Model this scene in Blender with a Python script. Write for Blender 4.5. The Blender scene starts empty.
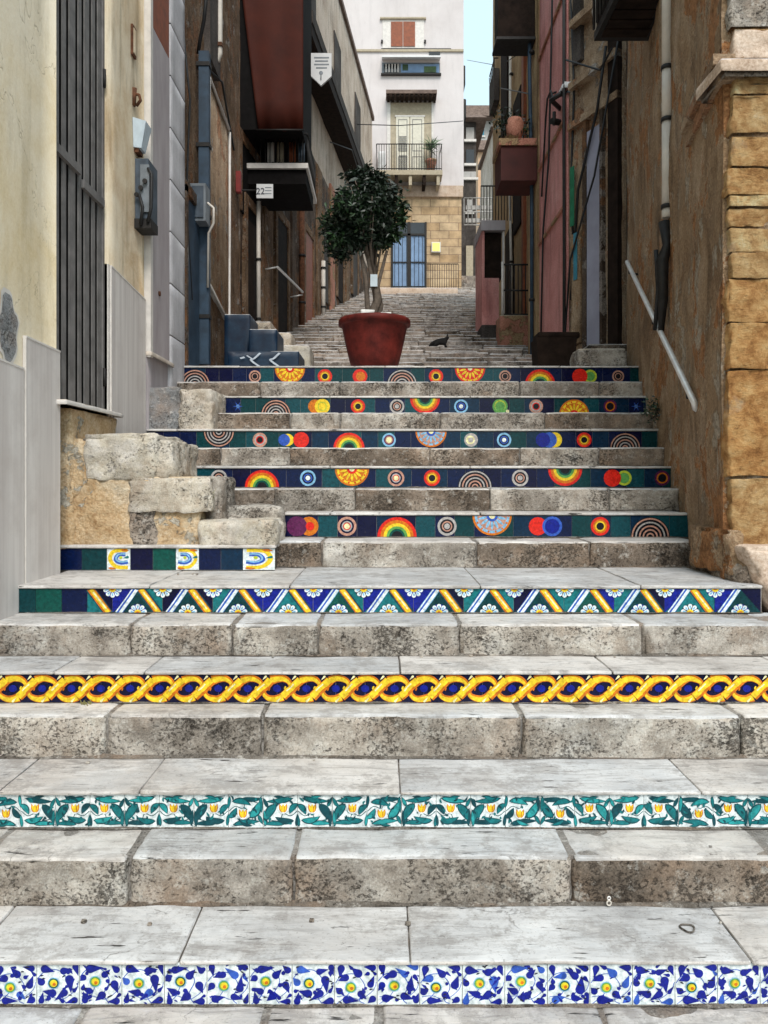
import bpy, bmesh, math, random
from mathutils import Vector, noise
R = math.radians
random.seed(7)
S = bpy.context.scene
COL = S.collection
E = 1.70          # eye height above the lower paving
F = 770.0         # focal length in pixels of a 768 x 1024 picture

def X(px, d): return (px - 384.0) * d / F
def Z(py, d): return E + (480.0 - py) * d / F
def N(x, y, z, s=1.0, seed=0.0):
    return noise.noise(Vector((x*s + seed*3.17, y*s - seed*1.73, z*s + seed*0.71)))
def FBM(x, y, z, s, seed=0.0, o=3):
    v = 0; a = 1; t = 0
    for i in range(o):
        v += a*N(x, y, z, s*(2.1**i), seed+i*5); t += a; a *= .5
    return v/t

# ------------------------------------------------------------------ materials
class NB:
    def __init__(s, name, rough=.7, spec=.4, metal=0.0, coat=0.0):
        s.m = bpy.data.materials.new(name); s.m.use_nodes = True
        s.nt = s.m.node_tree; s.b = s.nt.nodes['Principled BSDF']
        s.b.inputs['Roughness'].default_value = rough
        s.b.inputs['Specular IOR Level'].default_value = spec
        s.b.inputs['Metallic'].default_value = metal
        s.b.inputs['Coat Weight'].default_value = coat
        s.b.inputs['Coat Roughness'].default_value = .12
        g = s.nt.nodes.new('ShaderNodeNewGeometry'); s.pos = g.outputs['Position']
    def vec(s, sc=(1, 1, 1), loc=(0, 0, 0), src=None):
        n = s.nt.nodes.new('ShaderNodeMapping'); n.inputs['Scale'].default_value = sc
        n.inputs['Location'].default_value = loc
        s.nt.links.new(src or s.pos, n.inputs['Vector']); return n.outputs[0]
    def noise(s, scale, detail=5, rough=.6, sc=(1, 1, 1), loc=(0, 0, 0), dist=0.0):
        n = s.nt.nodes.new('ShaderNodeTexNoise'); n.inputs['Scale'].default_value = scale
        n.inputs['Detail'].default_value = detail; n.inputs['Roughness'].default_value = rough
        n.inputs['Distortion'].default_value = dist
        s.nt.links.new(s.vec(sc, loc), n.inputs['Vector']); return n.outputs['Fac']
    def voro(s, scale, feature='F1', sc=(1, 1, 1)):
        n = s.nt.nodes.new('ShaderNodeTexVoronoi'); n.feature = feature; n.inputs['Scale'].default_value = scale
        s.nt.links.new(s.vec(sc), n.inputs['Vector']); return n.outputs['Distance']
    def attr(s, name):
        n = s.nt.nodes.new('ShaderNodeAttribute'); n.attribute_name = name; return n.outputs['Fac']
    def ramp(s, fac, stops):
        n = s.nt.nodes.new('ShaderNodeValToRGB'); cr = n.color_ramp
        while len(cr.elements) < len(stops): cr.elements.new(.5)
        for e, (p, c) in zip(cr.elements, stops):
            e.position = p
            e.color = (c, c, c, 1) if isinstance(c, (int, float)) else (*c, 1)
        s.nt.links.new(fac, n.inputs[0]); return n.outputs[0]
    def mix(s, fac, a, b, mode='MIX'):
        n = s.nt.nodes.new('ShaderNodeMix'); n.data_type = 'RGBA'; n.blend_type = mode
        for sock, v in ((n.inputs[0], fac), (n.inputs[6], a), (n.inputs[7], b)):
            if isinstance(v, (int, float)): sock.default_value = v
            elif isinstance(v, tuple): sock.default_value = (*v, 1)
            else: s.nt.links.new(v, sock)
        return n.outputs[2]
    def math(s, op, a, b=0.0):
        n = s.nt.nodes.new('ShaderNodeMath'); n.operation = op
        for sock, v in ((n.inputs[0], a), (n.inputs[1], b)):
            if isinstance(v, (int, float)): sock.default_value = v
            else: s.nt.links.new(v, sock)
        return n.outputs[0]
    def color(s, c):
        if isinstance(c, tuple): s.b.inputs['Base Color'].default_value = (*c, 1)
        else: s.nt.links.new(c, s.b.inputs['Base Color'])
    def rough(s, r): s.nt.links.new(r, s.b.inputs['Roughness'])
    def bump(s, h, strength=.5, dist=.01):
        n = s.nt.nodes.new('ShaderNodeBump'); n.inputs['Strength'].default_value = strength
        n.inputs['Distance'].default_value = dist
        s.nt.links.new(h, n.inputs['Height'])
        if s.b.inputs['Normal'].is_linked:
            s.nt.links.new(s.b.inputs['Normal'].links[0].from_socket, n.inputs['Normal'])
        s.nt.links.new(n.outputs[0], s.b.inputs['Normal'])

M = {}
def simple(name, c, rough=.6, var=.25, metal=0.0, spec=.4, scale=12, bump=.15):
    b = NB(name, rough, spec, metal)
    f = b.noise(scale, 4)
    d = tuple(max(0, v*(1-var)) for v in c); l = tuple(min(1, v*(1+var)) for v in c)
    b.color(b.ramp(f, [(.3, d), (.7, l)]))
    if bump: b.bump(b.noise(scale*6, 3), bump, .004)
    M[name] = b.m; return b.m

def plaster(name, c1, c2, c3, streak=.5, scale=2.0, bumpd=.012, bumps=.5, patch=None, patch_t=.6, grime=.5, grimec=(.03, .022, .016), zs=1.0, peel=None, crack=0.0):
    b = NB(name, .9, .2)
    big = b.noise(scale, 7, .66, (1, 1, zs), dist=.4)
    col = b.ramp(big, [(.32, c1), (.5, c2), (.68, c3)])
    st = b.noise(7, 5, .6, (1, 1, .16))
    col = b.mix(b.math('MULTIPLY', b.ramp(st, [(.5, 0), (.68, 1)]), streak), col, tuple(v*.42 for v in c1))
    gr = b.noise(scale*.7, 8, .72, (1, 1, zs), loc=(5, 3, 9))
    col = b.mix(b.math('MULTIPLY', b.ramp(gr, [(.52, 0), (.72, 1)]), grime), col, grimec)
    h = b.noise(22, 7, .7)
    if patch:
        pn = b.noise(scale*1.3, 8, .68, (1, 1, zs), loc=(31, 7, 2), dist=.3)
        pm = b.ramp(pn, [(patch_t, 0), (patch_t+.018, 1)])
        pc = b.ramp(b.noise(30, 5), [(.3, tuple(v*.55 for v in patch)), (.7, patch)])
        col = b.mix(pm, col, pc)
        b.bump(b.math('MULTIPLY', pm, -1.0), .9, .02)
    if peel:
        qn = b.noise(scale*.9, 9, .72, (1, 1, .8), loc=(61, 17, 12), dist=.2)
        qm = b.ramp(qn, [(.545, 0), (.56, 1)])
        rim = b.ramp(qn, [(.53, 0), (.547, 1), (.56, 0)])
        col = b.mix(qm, col, b.ramp(b.noise(14, 8, .78), [(.32, tuple(v*.4 for v in peel)), (.52, peel), (.7, tuple(min(1, v*1.5) for v in peel))]))
        col = b.mix(b.math('MULTIPLY', rim, .6), col, tuple(min(1, v*1.6+.05) for v in c3))
        b.bump(b.math('MULTIPLY', qm, -1.0), 1.0, .03)
    if crack:
        cn = b.noise(1.4, 5, .6, (1, 1, .7), loc=(8, 3, 1), dist=1.2); cm = b.ramp(cn, [(.497, 0), (.5, 1), (.503, 0)])
        col = b.mix(b.math('MULTIPLY', cm, crack), col, tuple(v*.45 for v in c1)); b.bump(b.math('MULTIPLY', cm, -1.0), .5, .004)
    fine = b.noise(60, 4, .7)
    col = b.mix(.22 if bumps < .46 or name == 'cream' else .75, col, b.ramp(fine, [(.3, .1), (.7, .9)]), 'SOFT_LIGHT')
    b.color(col); b.bump(h, bumps, bumpd)
    M[name] = b.m; return b.m

# stair stone: worn treads, pitted risers
def tread_mat(name, lo, hi, seed=0, rough=.5):
    b = NB(name, rough, .35)
    base = b.ramp(b.noise(2.6, 8, .68, loc=(seed, 0, 0), dist=.6), [(.3, lo), (.5, tuple((x+y)/2 for x, y in zip(lo, hi))), (.7, hi)])
    base = b.mix(.6, base, b.ramp(b.attr('tone'), [(0, (.20, .19, .18)), (.5, (.5, .5, .5)), (1, (.72, .72, .72))]), 'OVERLAY')
    warm = b.ramp(b.noise(1.6, 5, .65, loc=(seed+4, 2, 1)), [(.48, 0), (.7, 1)])
    base = b.mix(b.math('MULTIPLY', warm, .3), base, (.46, .39, .33))
    cold = b.ramp(b.noise(2.1, 5, .65, loc=(seed+14, 12, 1)), [(.5, 0), (.7, 1)])
    base = b.mix(b.math('MULTIPLY', cold, .5), base, (.36, .39, .42))
    grain = b.noise(11, 8, .75, (.30, 2.4, 1.5), dist=1.2)
    base = b.mix(b.math('MULTIPLY', b.ramp(grain, [(.50, 0), (.64, 1)]), .55), base, (.19, .175, .165))
    scuff = b.noise(6, 9, .8, loc=(2, seed, 0))
    base = b.mix(b.math('MULTIPLY', b.ramp(scuff, [(.50, 0), (.58, 1)]), .5), base, (.20, .18, .165))
    lite = b.ramp(b.noise(8, 9, .8, (.6, 1.6, 1), loc=(12, seed, 5)), [(.54, 0), (.64, 1)])
    base = b.mix(b.math('MULTIPLY', lite, .5), base, (.66, .65, .64))
    vein = b.voro(1.9, 'DISTANCE_TO_EDGE', (.7, 1.5, 1)) if False else b.noise(1.7, 6, .6, (.8, 1.6, 1), loc=(seed+3, 5, 6), dist=1.0)
    vm = b.math('MULTIPLY', b.ramp(vein, [(.494, 0), (.5, 1), (.506, 0)]), b.ramp(b.noise(2.3, 3, .5, loc=(seed+8, 3, 3)), [(.55, 0), (.62, 1)]))
    base = b.mix(b.math('MULTIPLY', vm, .6), base, (.12, .105, .095))
    pit = b.ramp(b.noise(15, 4, .6, (.40, 2.8, 2)), [(.66, 0), (.70, 1)])
    base = b.mix(pit, base, (.045, .04, .036))
    speck = b.ramp(b.noise(110, 3, .6), [(.62, 0), (.70, 1)])
    base = b.mix(b.math('MULTIPLY', speck, .5), base, (.09, .08, .07))
    b.color(base)
    h = b.mix(.4, b.noise(14, 7, .7, (.5, 1.6, 1)), grain)
    b.bump(h, .5, .011); b.bump(b.math('MULTIPLY', pit, -1), .8, .006); b.bump(b.math('MULTIPLY', vm, -1), .6, .004); b.bump(b.noise(90, 5, .7), .4, .003)
    b.rough(b.ramp(scuff, [(.3, .45), (.7, .85)]))
    M[name] = b.m

def riser_mat(name, lo, mid, hi, seed=0, pits=.5, dirt=.55):
    b = NB(name, .92, .15)
    base = b.ramp(b.noise(5, 9, .72, loc=(seed, 3, 0), dist=.5), [(.28, lo), (.5, mid), (.72, hi)])
    base = b.mix(.6, base, b.ramp(b.attr('tone'), [(0, (.2, .19, .18)), (.5, (.5, .5, .5)), (1, (.78, .77, .75))]), 'OVERLAY')
    warm = b.ramp(b.noise(3.3, 5, .65, loc=(seed+9, 2, 1)), [(.5, 0), (.68, 1)])
    base = b.mix(b.math('MULTIPLY', warm, .5), base, (.36, .24, .16))
    dn = b.noise(3.0, 7, .75, loc=(seed, 7, 1))
    zone = b.ramp(dn, [(.44, 0), (.58, 1)])
    base = b.mix(b.math('MULTIPLY', zone, dirt), base, (.075, .06, .048))
    pz = b.noise(4.2, 4, .6, loc=(seed+2, 1, 8))
    pn = b.math('ADD', b.noise(70, 7, .72, (1, 1, 1.3), dist=.3), b.math('MULTIPLY', b.math('SUBTRACT', pz, .5), .55))
    p1 = b.ramp(pn, [(.60-.12*pits, 0), (.66-.12*pits, 1)])
    base = b.mix(b.math('MULTIPLY', p1, .75), base, (.04, .032, .026))
    hn = b.math('ADD', b.noise(24, 6, .75, (1, 1, 1.4), loc=(4, 4, seed)), b.math('MULTIPLY', b.math('SUBTRACT', pz, .5), .35))
    p2 = b.ramp(hn, [(.615, 0), (.65, 1)])
    base = b.mix(b.math('MULTIPLY', p2, .8*min(1, pits*2)), base, (.03, .024, .02))
    lite = b.ramp(b.noise(19, 7, .75, loc=(seed, 14, 2)), [(.55, 0), (.66, 1)])
    base = b.mix(b.math('MULTIPLY', lite, .6), base, (.64, .61, .56))
    base = b.mix(.6, base, b.ramp(b.noise(150, 4, .7), [(.3, .15), (.7, .9)]), 'SOFT_LIGHT')
    b.color(base)
    b.bump(b.noise(24, 8, .75), 1.0, .018); b.bump(b.math('MULTIPLY', p1, -1), .7, .006); b.bump(b.math('MULTIPLY', p2, -1), .9, .012)
    M[name] = b.m
tread_mat('tread_stone', (.38, .35, .325), (.70, .67, .64))
tread_mat('tread_stone_grey', (.34, .335, .335), (.64, .645, .65), seed=9)
riser_mat('riser_stone', (.19, .16, .13), (.44, .395, .345), (.72, .68, .62), 0, .45, .5)
riser_mat('riser_stone_dark', (.10, .075, .055), (.24, .19, .15), (.42, .36, .30), 5, .6, .6)
riser_mat('block_stone', (.40, .33, .25), (.60, .53, .44), (.76, .71, .63), 12, .10, .30)
riser_mat('joint', (.20, .185, .17), (.30, .28, .26), (.38, .36, .34), 17, .05, .25)
riser_mat('mortar', (.10, .085, .07), (.17, .15, .13), (.26, .24, .21), 3, .2, .4)
riser_mat('cement', (.16, .165, .17), (.27, .275, .28), (.36, .365, .37), 8, .1, .3)
riser_mat('street_stone', (.13, .11, .095), (.28, .24, .21), (.44, .39, .35), 21, .3, .5)

def glaze(name, c, var=.42):
    b = NB(name, .28, .26, 0, .03)
    f = b.noise(60, 4, .7); g = b.noise(14, 3, .6)
    d = tuple(v*(1-var) for v in c); l = tuple(min(1, v*(1+var)) for v in c)
    col = b.ramp(f, [(.3, d), (.7, l)])
    col = b.mix(b.math('MULTIPLY', b.ramp(g, [(.55, 0), (.75, 1)]), .35), col, tuple(min(1, v*.6) for v in c))
    chip = b.ramp(b.noise(23, 5, .7, loc=(9, 1, 4)), [(.71, 0), (.74, 1)])
    col = b.mix(b.math('MULTIPLY', chip, .7), col, (.28, .24, .2))
    b.color(col); b.bump(g, .12, .003)
    b.rough(b.ramp(b.noise(9, 4), [(.3, .14), (.7, .38)]))
    M[name] = b.m
for n, c in dict(g_white=(.66, .76, .80), g_blue=(.006, .013, .22), g_blue2=(.03, .09, .42), g_navy=(.002, .003, .028),
                 g_ink=(.012, .012, .035), g_teal=(.008, .14, .155), g_teal2=(.02, .26, .27), g_dteal=(.005, .055, .07),
                 g_green=(.003, .065, .052), g_yellow=(.80, .52, .025), g_orange=(.55, .15, .010), g_pale=(.80, .70, .40),
                 g_red=(.62, .02, .012), g_lime=(.42, .50, .04), g_sky=(.20, .42, .62), g_petrol=(.002, .020, .050),
                 g_pgreen=(.002, .036, .042), g_black=(.008, .008, .012), g_grey=(.38, .36, .35), g_pink=(.45, .24, .18),
                 g_purple=(.10, .015, .07), g_mgreen=(.10, .30, .07), g_midblue=(.002, .008, .045)).items(): glaze(n, c)
simple('grout', (.30, .29, .27), .9)

plaster('cream', (.68, .55, .34), (.78, .68, .51), (.80, .72, .58), .3, 1.1, .006, .5, grime=.4, grimec=(.52, .38, .22), crack=.5)
plaster('cream_side', (.58, .42, .25), (.74, .62, .45), (.80, .71, .56), .6, 1.6, .006, .45, grime=.45, grimec=(.38, .20, .09))
b = NB('wainscot', .65, .35)
f = b.noise(14, 4, .6, (1, 1, .035)); c = b.ramp(f, [(.3, (.50, .45, .425)), (.7, (.70, .655, .62))])
c = b.mix(b.math('MULTIPLY', b.ramp(b.noise(3, 6, .7), [(.5, 0), (.75, 1)]), .4), c, (.36, .30, .27))
b.color(c); b.bump(f, .3, .004); M['wainscot'] = b.m
b = NB('lavender', .7, .3)
f = b.noise(5, 6, .65, (1, 1, .3)); c = b.ramp(f, [(.3, (.31, .27, .28)), (.7, (.45, .41, .42))])
b.color(c); b.bump(b.noise(40, 4), .2, .003); M['lavender'] = b.m
plaster('quoin', (.42, .41, .43), (.52, .51, .53), (.58, .57, .59), .3, 1.5, .003, .3, grime=.2)
plaster('ochre_fill', (.50, .32, .16), (.66, .48, .29), (.76, .64, .47), .1, 4, .035, 1.0, patch=(.62, .56, .46), patch_t=.60, grime=.5, grimec=(.24, .14, .08))
plaster('old_brown', (.24, .145, .08), (.38, .25, .145), (.52, .38, .26), .6, 3.0, .05, 1.0, patch=(.56, .46, .35), patch_t=.57, grime=.5, zs=.6, peel=(.40, .19, .08))
plaster('old_tan', (.24, .15, .09), (.36, .25, .16), (.46, .35, .25), .4, 2.2, .03, .9, patch=(.44, .39, .34), patch_t=.59, grime=.4, peel=(.34, .18, .10))
plaster('left_old', (.035, .022, .015), (.075, .05, .035), (.14, .105, .08), .7, 1.5, .02, .8, patch=(.26, .22, .19), patch_t=.57, grime=.6, peel=(.16, .08, .04))  # colour darkened to carry the deep shade of the narrow alley
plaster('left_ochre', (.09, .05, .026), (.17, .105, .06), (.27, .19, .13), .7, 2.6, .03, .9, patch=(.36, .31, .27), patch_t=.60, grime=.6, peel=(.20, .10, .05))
plaster('upper_tan', (.40, .30, .23), (.50, .40, .32), (.58, .48, .40), .6, 1.1, .01, .5, grime=.5, grimec=(.10, .075, .06))
plaster('white_paint', (.55, .50, .49), (.61, .56, .55), (.65, .60, .59), .12, .5, .004, .3, grime=.15, grimec=(.42, .33, .27))
plaster('pink', (.50, .20, .18), (.62, .28, .255), (.68, .35, .32), .45, 1.5, .008, .5, grime=.3, grimec=(.16, .06, .05))
plaster('pink_old', (.30, .13, .08), (.42, .19, .13), (.40, .17, .12), .2, 2.5, .01, .6, patch=(.36, .24, .13), patch_t=.53, grime=.4)
plaster('ochre', (.28, .17, .08), (.38, .25, .13), (.46, .33, .19), .4, 1.5, .01, .6, grime=.4)
plaster('dark_wall', (.035, .028, .024), (.06, .05, .045), (.10, .085, .075), .5, 1.5, .01, .5, grime=.6)
plaster('peach', (.55, .33, .20), (.64, .42, .27), (.68, .50, .36), .2, .6, .01, .3, grime=.2)
plaster('house_grey', (.30, .28, .26), (.38, .36, .34), (.45, .43, .41), .4, .6, .01, .3, grime=.4)
plaster('pale_base', (.42, .30, .22), (.52, .40, .31), (.58, .47, .38), .2, 4, .012, .7, grime=.4, grimec=(.2, .13, .09))

# yellow tufa: per-block tone
b = NB('tufa', .92, .15)
n1 = b.noise(9, 10, .76, dist=.3)
c = b.ramp(n1, [(.30, (.17, .075, .03)), (.45, (.42, .24, .10)), (.56, (.58, .39, .19)), (.70, (.70, .56, .36))])
c = b.mix(.8, c, b.ramp(b.attr('tone'), [(0, (.42, .33, .27)), (.35, (.56, .46, .36)), (.7, (.5, .5, .5)), (1, (.66, .70, .74))]), 'OVERLAY')
c = b.mix(b.math('MULTIPLY', b.ramp(b.noise(26, 6, .75, (1, 1, 2)), [(.55, 0), (.68, 1)]), .65), c, (.10, .05, .022))
c = b.mix(b.math('MULTIPLY', b.ramp(b.noise(3, 5, .6, loc=(3, 8, 2)), [(.6, 0), (.7, 1)]), .6), c, (.40, .38, .33))
b.color(c); b.bump(b.noise(20, 10, .8, (1, 1, 1.6)), 1.0, .035); M['tufa'] = b.m
# far ground floor, squared stone courses
b = NB('ashlar', .9, .2)
br = b.nt.nodes.new('ShaderNodeTexBrick'); br.inputs['Scale'].default_value = 1.0
br.inputs['Brick Width'].default_value = .7; br.inputs['Row Height'].default_value = .30; br.inputs['Mortar Size'].default_value = .012
br.inputs['Color1'].default_value = (.40, .27, .15, 1); br.inputs['Color2'].default_value = (.52, .39, .25, 1); br.inputs['Mortar'].default_value = (.22, .15, .10, 1)
sx = b.nt.nodes.new('ShaderNodeSeparateXYZ'); b.nt.links.new(b.pos, sx.inputs[0])
cx = b.nt.nodes.new('ShaderNodeCombineXYZ'); b.nt.links.new(sx.outputs['X'], cx.inputs['X']); b.nt.links.new(sx.outputs['Z'], cx.inputs['Y'])
b.nt.links.new(cx.outputs[0], br.inputs['Vector'])
c = b.mix(.6, br.outputs['Color'], b.ramp(b.noise(2, 6, .7), [(.3, .2), (.7, .8)]), 'OVERLAY'); b.color(c)
b.bump(b.noise(12, 5), .6, .02); M['ashlar'] = b.m

simple('gate_back', (.009, .008, .008), .9, .3, 0, .08)
simple('gate_metal', (.17, .16, .155), .6, .3, .1, .3, 9)
simple('dark_iron', (.018, .016, .015), .6, .4, .3, .4, 20)
simple('rust_iron', (.11, .045, .022), .85, .5, 0, .3, 25, .5)
simple('steel', (.74, .72, .70), .4, .15, .35, .5, 14, .05)
simple('pipe_white', (.58, .53, .47), .55, .15, 0, .4, 5, .1)
simple('box_grey', (.16, .18, .20), .5, .3, 0, .4, 8)
simple('box_blue', (.055, .075, .10), .55, .4, .2, .5, 8)
simple('pipe_blue', (.022, .045, .075), .6, .35, 0, .4, 8)
simple('bluewhite', (.50, .58, .64), .5, .12)
simple('marble_sill', (.52, .45, .38), .55, .2, 0, .4, 9)
simple('sill_edge', (.62, .58, .54), .6, .12)
simple('terracotta', (.105, .013, .009), .6, .5, 0, .22, 9, .6)
simple('soil', (.05, .035, .025), .95, .5, 0, .2, 30, .8)
simple('awning', (.050, .008, .003), .75, .25, 0, .2, 3, .1)
simple('wood_dark', (.018, .011, .008), .85, .5, 0, .12, 9, .3)
simple('wood_shutter', (.22, .055, .018), .6, .3, 0, .4, 12)
simple('door_cream', (.60, .56, .46), .55, .1)
simple('louvre', (.20, .19, .17), .6, .2)
simple('tan_trim', (.38, .32, .23), .8, .15)
simple('curtain', (.20, .30, .46), .8, .18, 0, .2, 3, 0)
simple('glass_dark', (.015, .018, .022), .1, .3, 0, .6, 3, 0)
simple('sign_white', (.62, .62, .62), .5, .06, 0, .4, 5, 0)
simple('sign_ink', (.06, .06, .08), .6, .1, 0, .3, 5, 0)
simple('red_paint', (.20, .015, .012), .6, .2)
simple('balcony_red', (.06, .012, .009), .7, .35, 0, .3, 3)
simple('lavender_door', (.32, .32, .40), .6, .15, 0, .4, 3)
simple('turquoise', (.05, .22, .30), .6, .2)
simple('green_paint', (.02, .16, .08), .6, .3)
simple('cat_fur', (.012, .011, .011), .85, .3, 0, .2, 60)
simple('bark', (.13, .105, .085), .9, .35, 0, .2, 25, .8)
simple('leaf_dark', (.007, .018, .008), .45, .5, 0, .5, 25, 0)
simple('leaf_mid', (.022, .055, .018), .45, .5, 0, .5, 25, 0)
simple('leaf_yucca', (.07, .12, .05), .6, .4, 0, .4, 10, 0)
simple('weed_dry', (.20, .18, .07), .8, .3, 0, .3, 20, 0)
simple('paper', (.72, .72, .70), .8, .1, 0, .3, 20, 0)
simple('cable', (.012, .012, .013), .6, .3, 0, .4, 20, 0)
simple('chalk', (.45, .50, .56), .9, .2, 0, .2, 40, 0)
b = NB('blue_paint', .5, .4)
f = b.noise(9, 6, .7); c = b.ramp(f, [(.3, (.002, .008, .025)), (.6, (.004, .022, .05)), (.8, (.02, .055, .09))]); b.color(c); b.bump(f, .3, .006); M['blue_paint'] = b.m
b = NB('lit_plaque', .5); b.color((.75, .58, .16)); b.b.inputs['Emission Color'].default_value = (1, .78, .25, 1); b.b.inputs['Emission Strength'].default_value = .2; M['lit_plaque'] = b.m
b = NB('roof_tile', .9, .2); f = b.noise(6, 5); b.color(b.ramp(f, [(.3, (.10, .07, .06)), (.7, (.22, .16, .13))])); M['roof_tile'] = b.m
b = NB('ground_stone', .9, .2); f = b.noise(2, 8, .7); v = b.voro(2.2, 'DISTANCE_TO_EDGE')
c = b.ramp(f, [(.3, (.20, .18, .16)), (.7, (.36, .34, .31))]); c = b.mix(b.ramp(v, [(.02, 1), (.05, 0)]), c, (.08, .07, .06)); b.color(c); b.bump(f, .5, .02); M['ground_stone'] = b.m

# ------------------------------------------------------------------ mesh building
def worigin(o):
    v = Vector((0, 0, 0))
    while o is not None: v += o.location; o = o.parent
    return v
class MB:
    def __init__(s): s.v = []; s.f = []; s.mi = []; s.mats = []; s.tone = []; s.smooth = []; s.t = .5
    def mid(s, m):
        if m not in s.mats: s.mats.append(m)
        return s.mats.index(m)
    def face(s, idx, m, smooth=False):
        s.f.append(idx); s.mi.append(s.mid(m)); s.tone.append(s.t); s.smooth.append(smooth)
    def poly(s, pts, m, smooth=False):
        b0 = len(s.v); s.v += [tuple(p) for p in pts]; s.face(list(range(b0, len(s.v))), m, smooth)
    def quadpts(s, c, m):   # 8 corners: bottom 4 ccw, top 4 ccw
        b0 = len(s.v); s.v += [tuple(p) for p in c]
        for q in ((3, 2, 1, 0), (4, 5, 6, 7), (0, 1, 5, 4), (1, 2, 6, 5), (2, 3, 7, 6), (3, 0, 4, 7)): s.face([b0+i for i in q], m)
    def box(s, x0, x1, y0, y1, z0, z1, m):
        if x0 > x1: x0, x1 = x1, x0
        if y0 > y1: y0, y1 = y1, y0
        if z0 > z1: z0, z1 = z1, z0
        s.quadpts([(x0, y0, z0), (x1, y0, z0), (x1, y1, z0), (x0, y1, z0), (x0, y0, z1), (x1, y0, z1), (x1, y1, z1), (x0, y1, z1)], m)
    def prism(s, pts, z0, z1, m):     # plan polygon ccw
        n = len(pts); b0 = len(s.v)
        s.v += [(p[0], p[1], z0) for p in pts] + [(p[0], p[1], z1) for p in pts]
        s.face([b0+i for i in range(n)][::-1], m); s.face([b0+n+i for i in range(n)], m)
        for i in range(n):
            j = (i+1) % n; s.face([b0+i, b0+j, b0+n+j, b0+n+i], m)
    def tube(s, pts, r, m, seg=10, caps=True):
        pts = [Vector(p) for p in pts]; rr = r if isinstance(r, (list, tuple)) else [r]*len(pts)
        rings = []
        up = None
        for i, p in enumerate(pts):
            t = (pts[min(i+1, len(pts)-1)] - pts[max(i-1, 0)]).normalized()
            if up is None:
                up = Vector((0, 0, 1)) if abs(t.z) < .9 else Vector((1, 0, 0))
            a = t.cross(up)
            if a.length < 1e-5: a = t.orthogonal()
            a.normalize(); b = a.cross(t).normalized(); up = b
            b0 = len(s.v)
            for k in range(seg):
                an = 2*math.pi*k/seg; s.v.append(tuple(p + (a*math.cos(an) + b*math.sin(an))*rr[i]))
            rings.append(b0)
        for i in range(len(rings)-1):
            for k in range(seg):
                k2 = (k+1) % seg; s.face([rings[i]+k, rings[i+1]+k, rings[i+1]+k2, rings[i]+k2], m, True)
        if caps:
            s.face([rings[0]+k for k in range(seg)], m); s.face([rings[-1]+k for k in range(seg)][::-1], m)
    def lathe(s, c, prof, m, seg=32, wob=0.0):
        rings = []
        for r, z in prof:
            b0 = len(s.v); rings.append(b0)
            for k in range(seg):
                a = 2*math.pi*k/seg; q = r*(1+wob*N(math.cos(a), math.sin(a), z*3, 2, 4)); s.v.append((c[0]+q*math.cos(a), c[1]+q*math.sin(a), c[2]+z))
        for i in range(len(rings)-1):
            for k in range(seg):
                k2 = (k+1) % seg; s.face([rings[i]+k, rings[i]+k2, rings[i+1]+k2, rings[i+1]+k], m, True)
        s.face([rings[0]+k for k in range(seg)][::-1], m); s.face([rings[-1]+k for k in range(seg)], m)
    def rblock(s, x0, x1, y0, y1, z0, z1, mtop, mside, res=.03, r=.012, amp=.004, rough=.008, seed=0, skew=(0, 0), tone=None, fs=14, wear=0.0):
        """a stone: subdivided box, rounded worn edges, noise relief (rougher on its sides)"""
        s.t = tone if tone is not None else random.random()
        r = min(r, (x1-x0)*.3, (y1-y0)*.3, (z1-z0)*.3)
        def cs(a, b):
            inner = max(1, int(math.ceil((b-a-2*r)/res)))
            return [a, a+r*.35] + [a+r+(b-a-2*r)*i/inner for i in range(inner+1)] + [b-r*.35, b]
        xs, ys, zs = cs(x0, x1), cs(y0, y1), cs(z0, z1)
        idx = {}
        def vid(i, j, k):
            if (i, j, k) in idx: return idx[(i, j, k)]
            p = Vector((xs[i], ys[j], zs[k]))
            q = Vector((min(max(p.x, x0+r), x1-r), min(max(p.y, y0+r), y1-r), min(max(p.z, z0+r), z1-r)))
            n = (p-q).normalized(); p = q + n*r
            sd = 1-max(0, n.z)
            a = amp*FBM(p.x, p.y, p.z, 5, seed) + rough*sd*(FBM(p.x, p.y, p.z, fs, seed+9) - .25*abs(N(p.x, p.y, p.z, fs*3, seed)))
            e = FBM(p.x, p.y, p.z, 9, seed+20)          # chipped arrises
            if (n.z > .3 and sd > .2) or abs(n.x*n.y) > .1: a -= max(0, e+.1)*r*1.9
            p = p + n*a
            fr = (p.y-y0)/(y1-y0)
            fx = (p.x-x0)/(x1-x0)
            p.y += (1-fr)*wear*(FBM(p.x, 0, z1, 2.2, seed+31)+.5*FBM(p.x, 0, z1, 9, seed+33))
            if n.z > .3: p.z -= wear*.8*max(0, FBM(p.x, p.y, 0, 2.6, seed+35))
            p.x += fr*(skew[0]*(1-fx)+skew[1]*fx)
            s.v.append(tuple(p)); idx[(i, j, k)] = len(s.v)-1
            return idx[(i, j, k)]
        nx, ny, nz = len(xs)-1, len(ys)-1, len(zs)-1
        for i in range(nx):
            for j in range(ny):
                s.face([vid(i, j, nz), vid(i+1, j, nz), vid(i+1, j+1, nz), vid(i, j+1, nz)], mtop, True)
        for i in range(nx):
            for k in range(nz):
                mm = mtop if k >= nz-1 else mside
                s.face([vid(i, 0, k), vid(i+1, 0, k), vid(i+1, 0, k+1), vid(i, 0, k+1)], mm, True)
                s.face([vid(i+1, ny, k), vid(i, ny, k), vid(i, ny, k+1), vid(i+1, ny, k+1)], mside, True)
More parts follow.
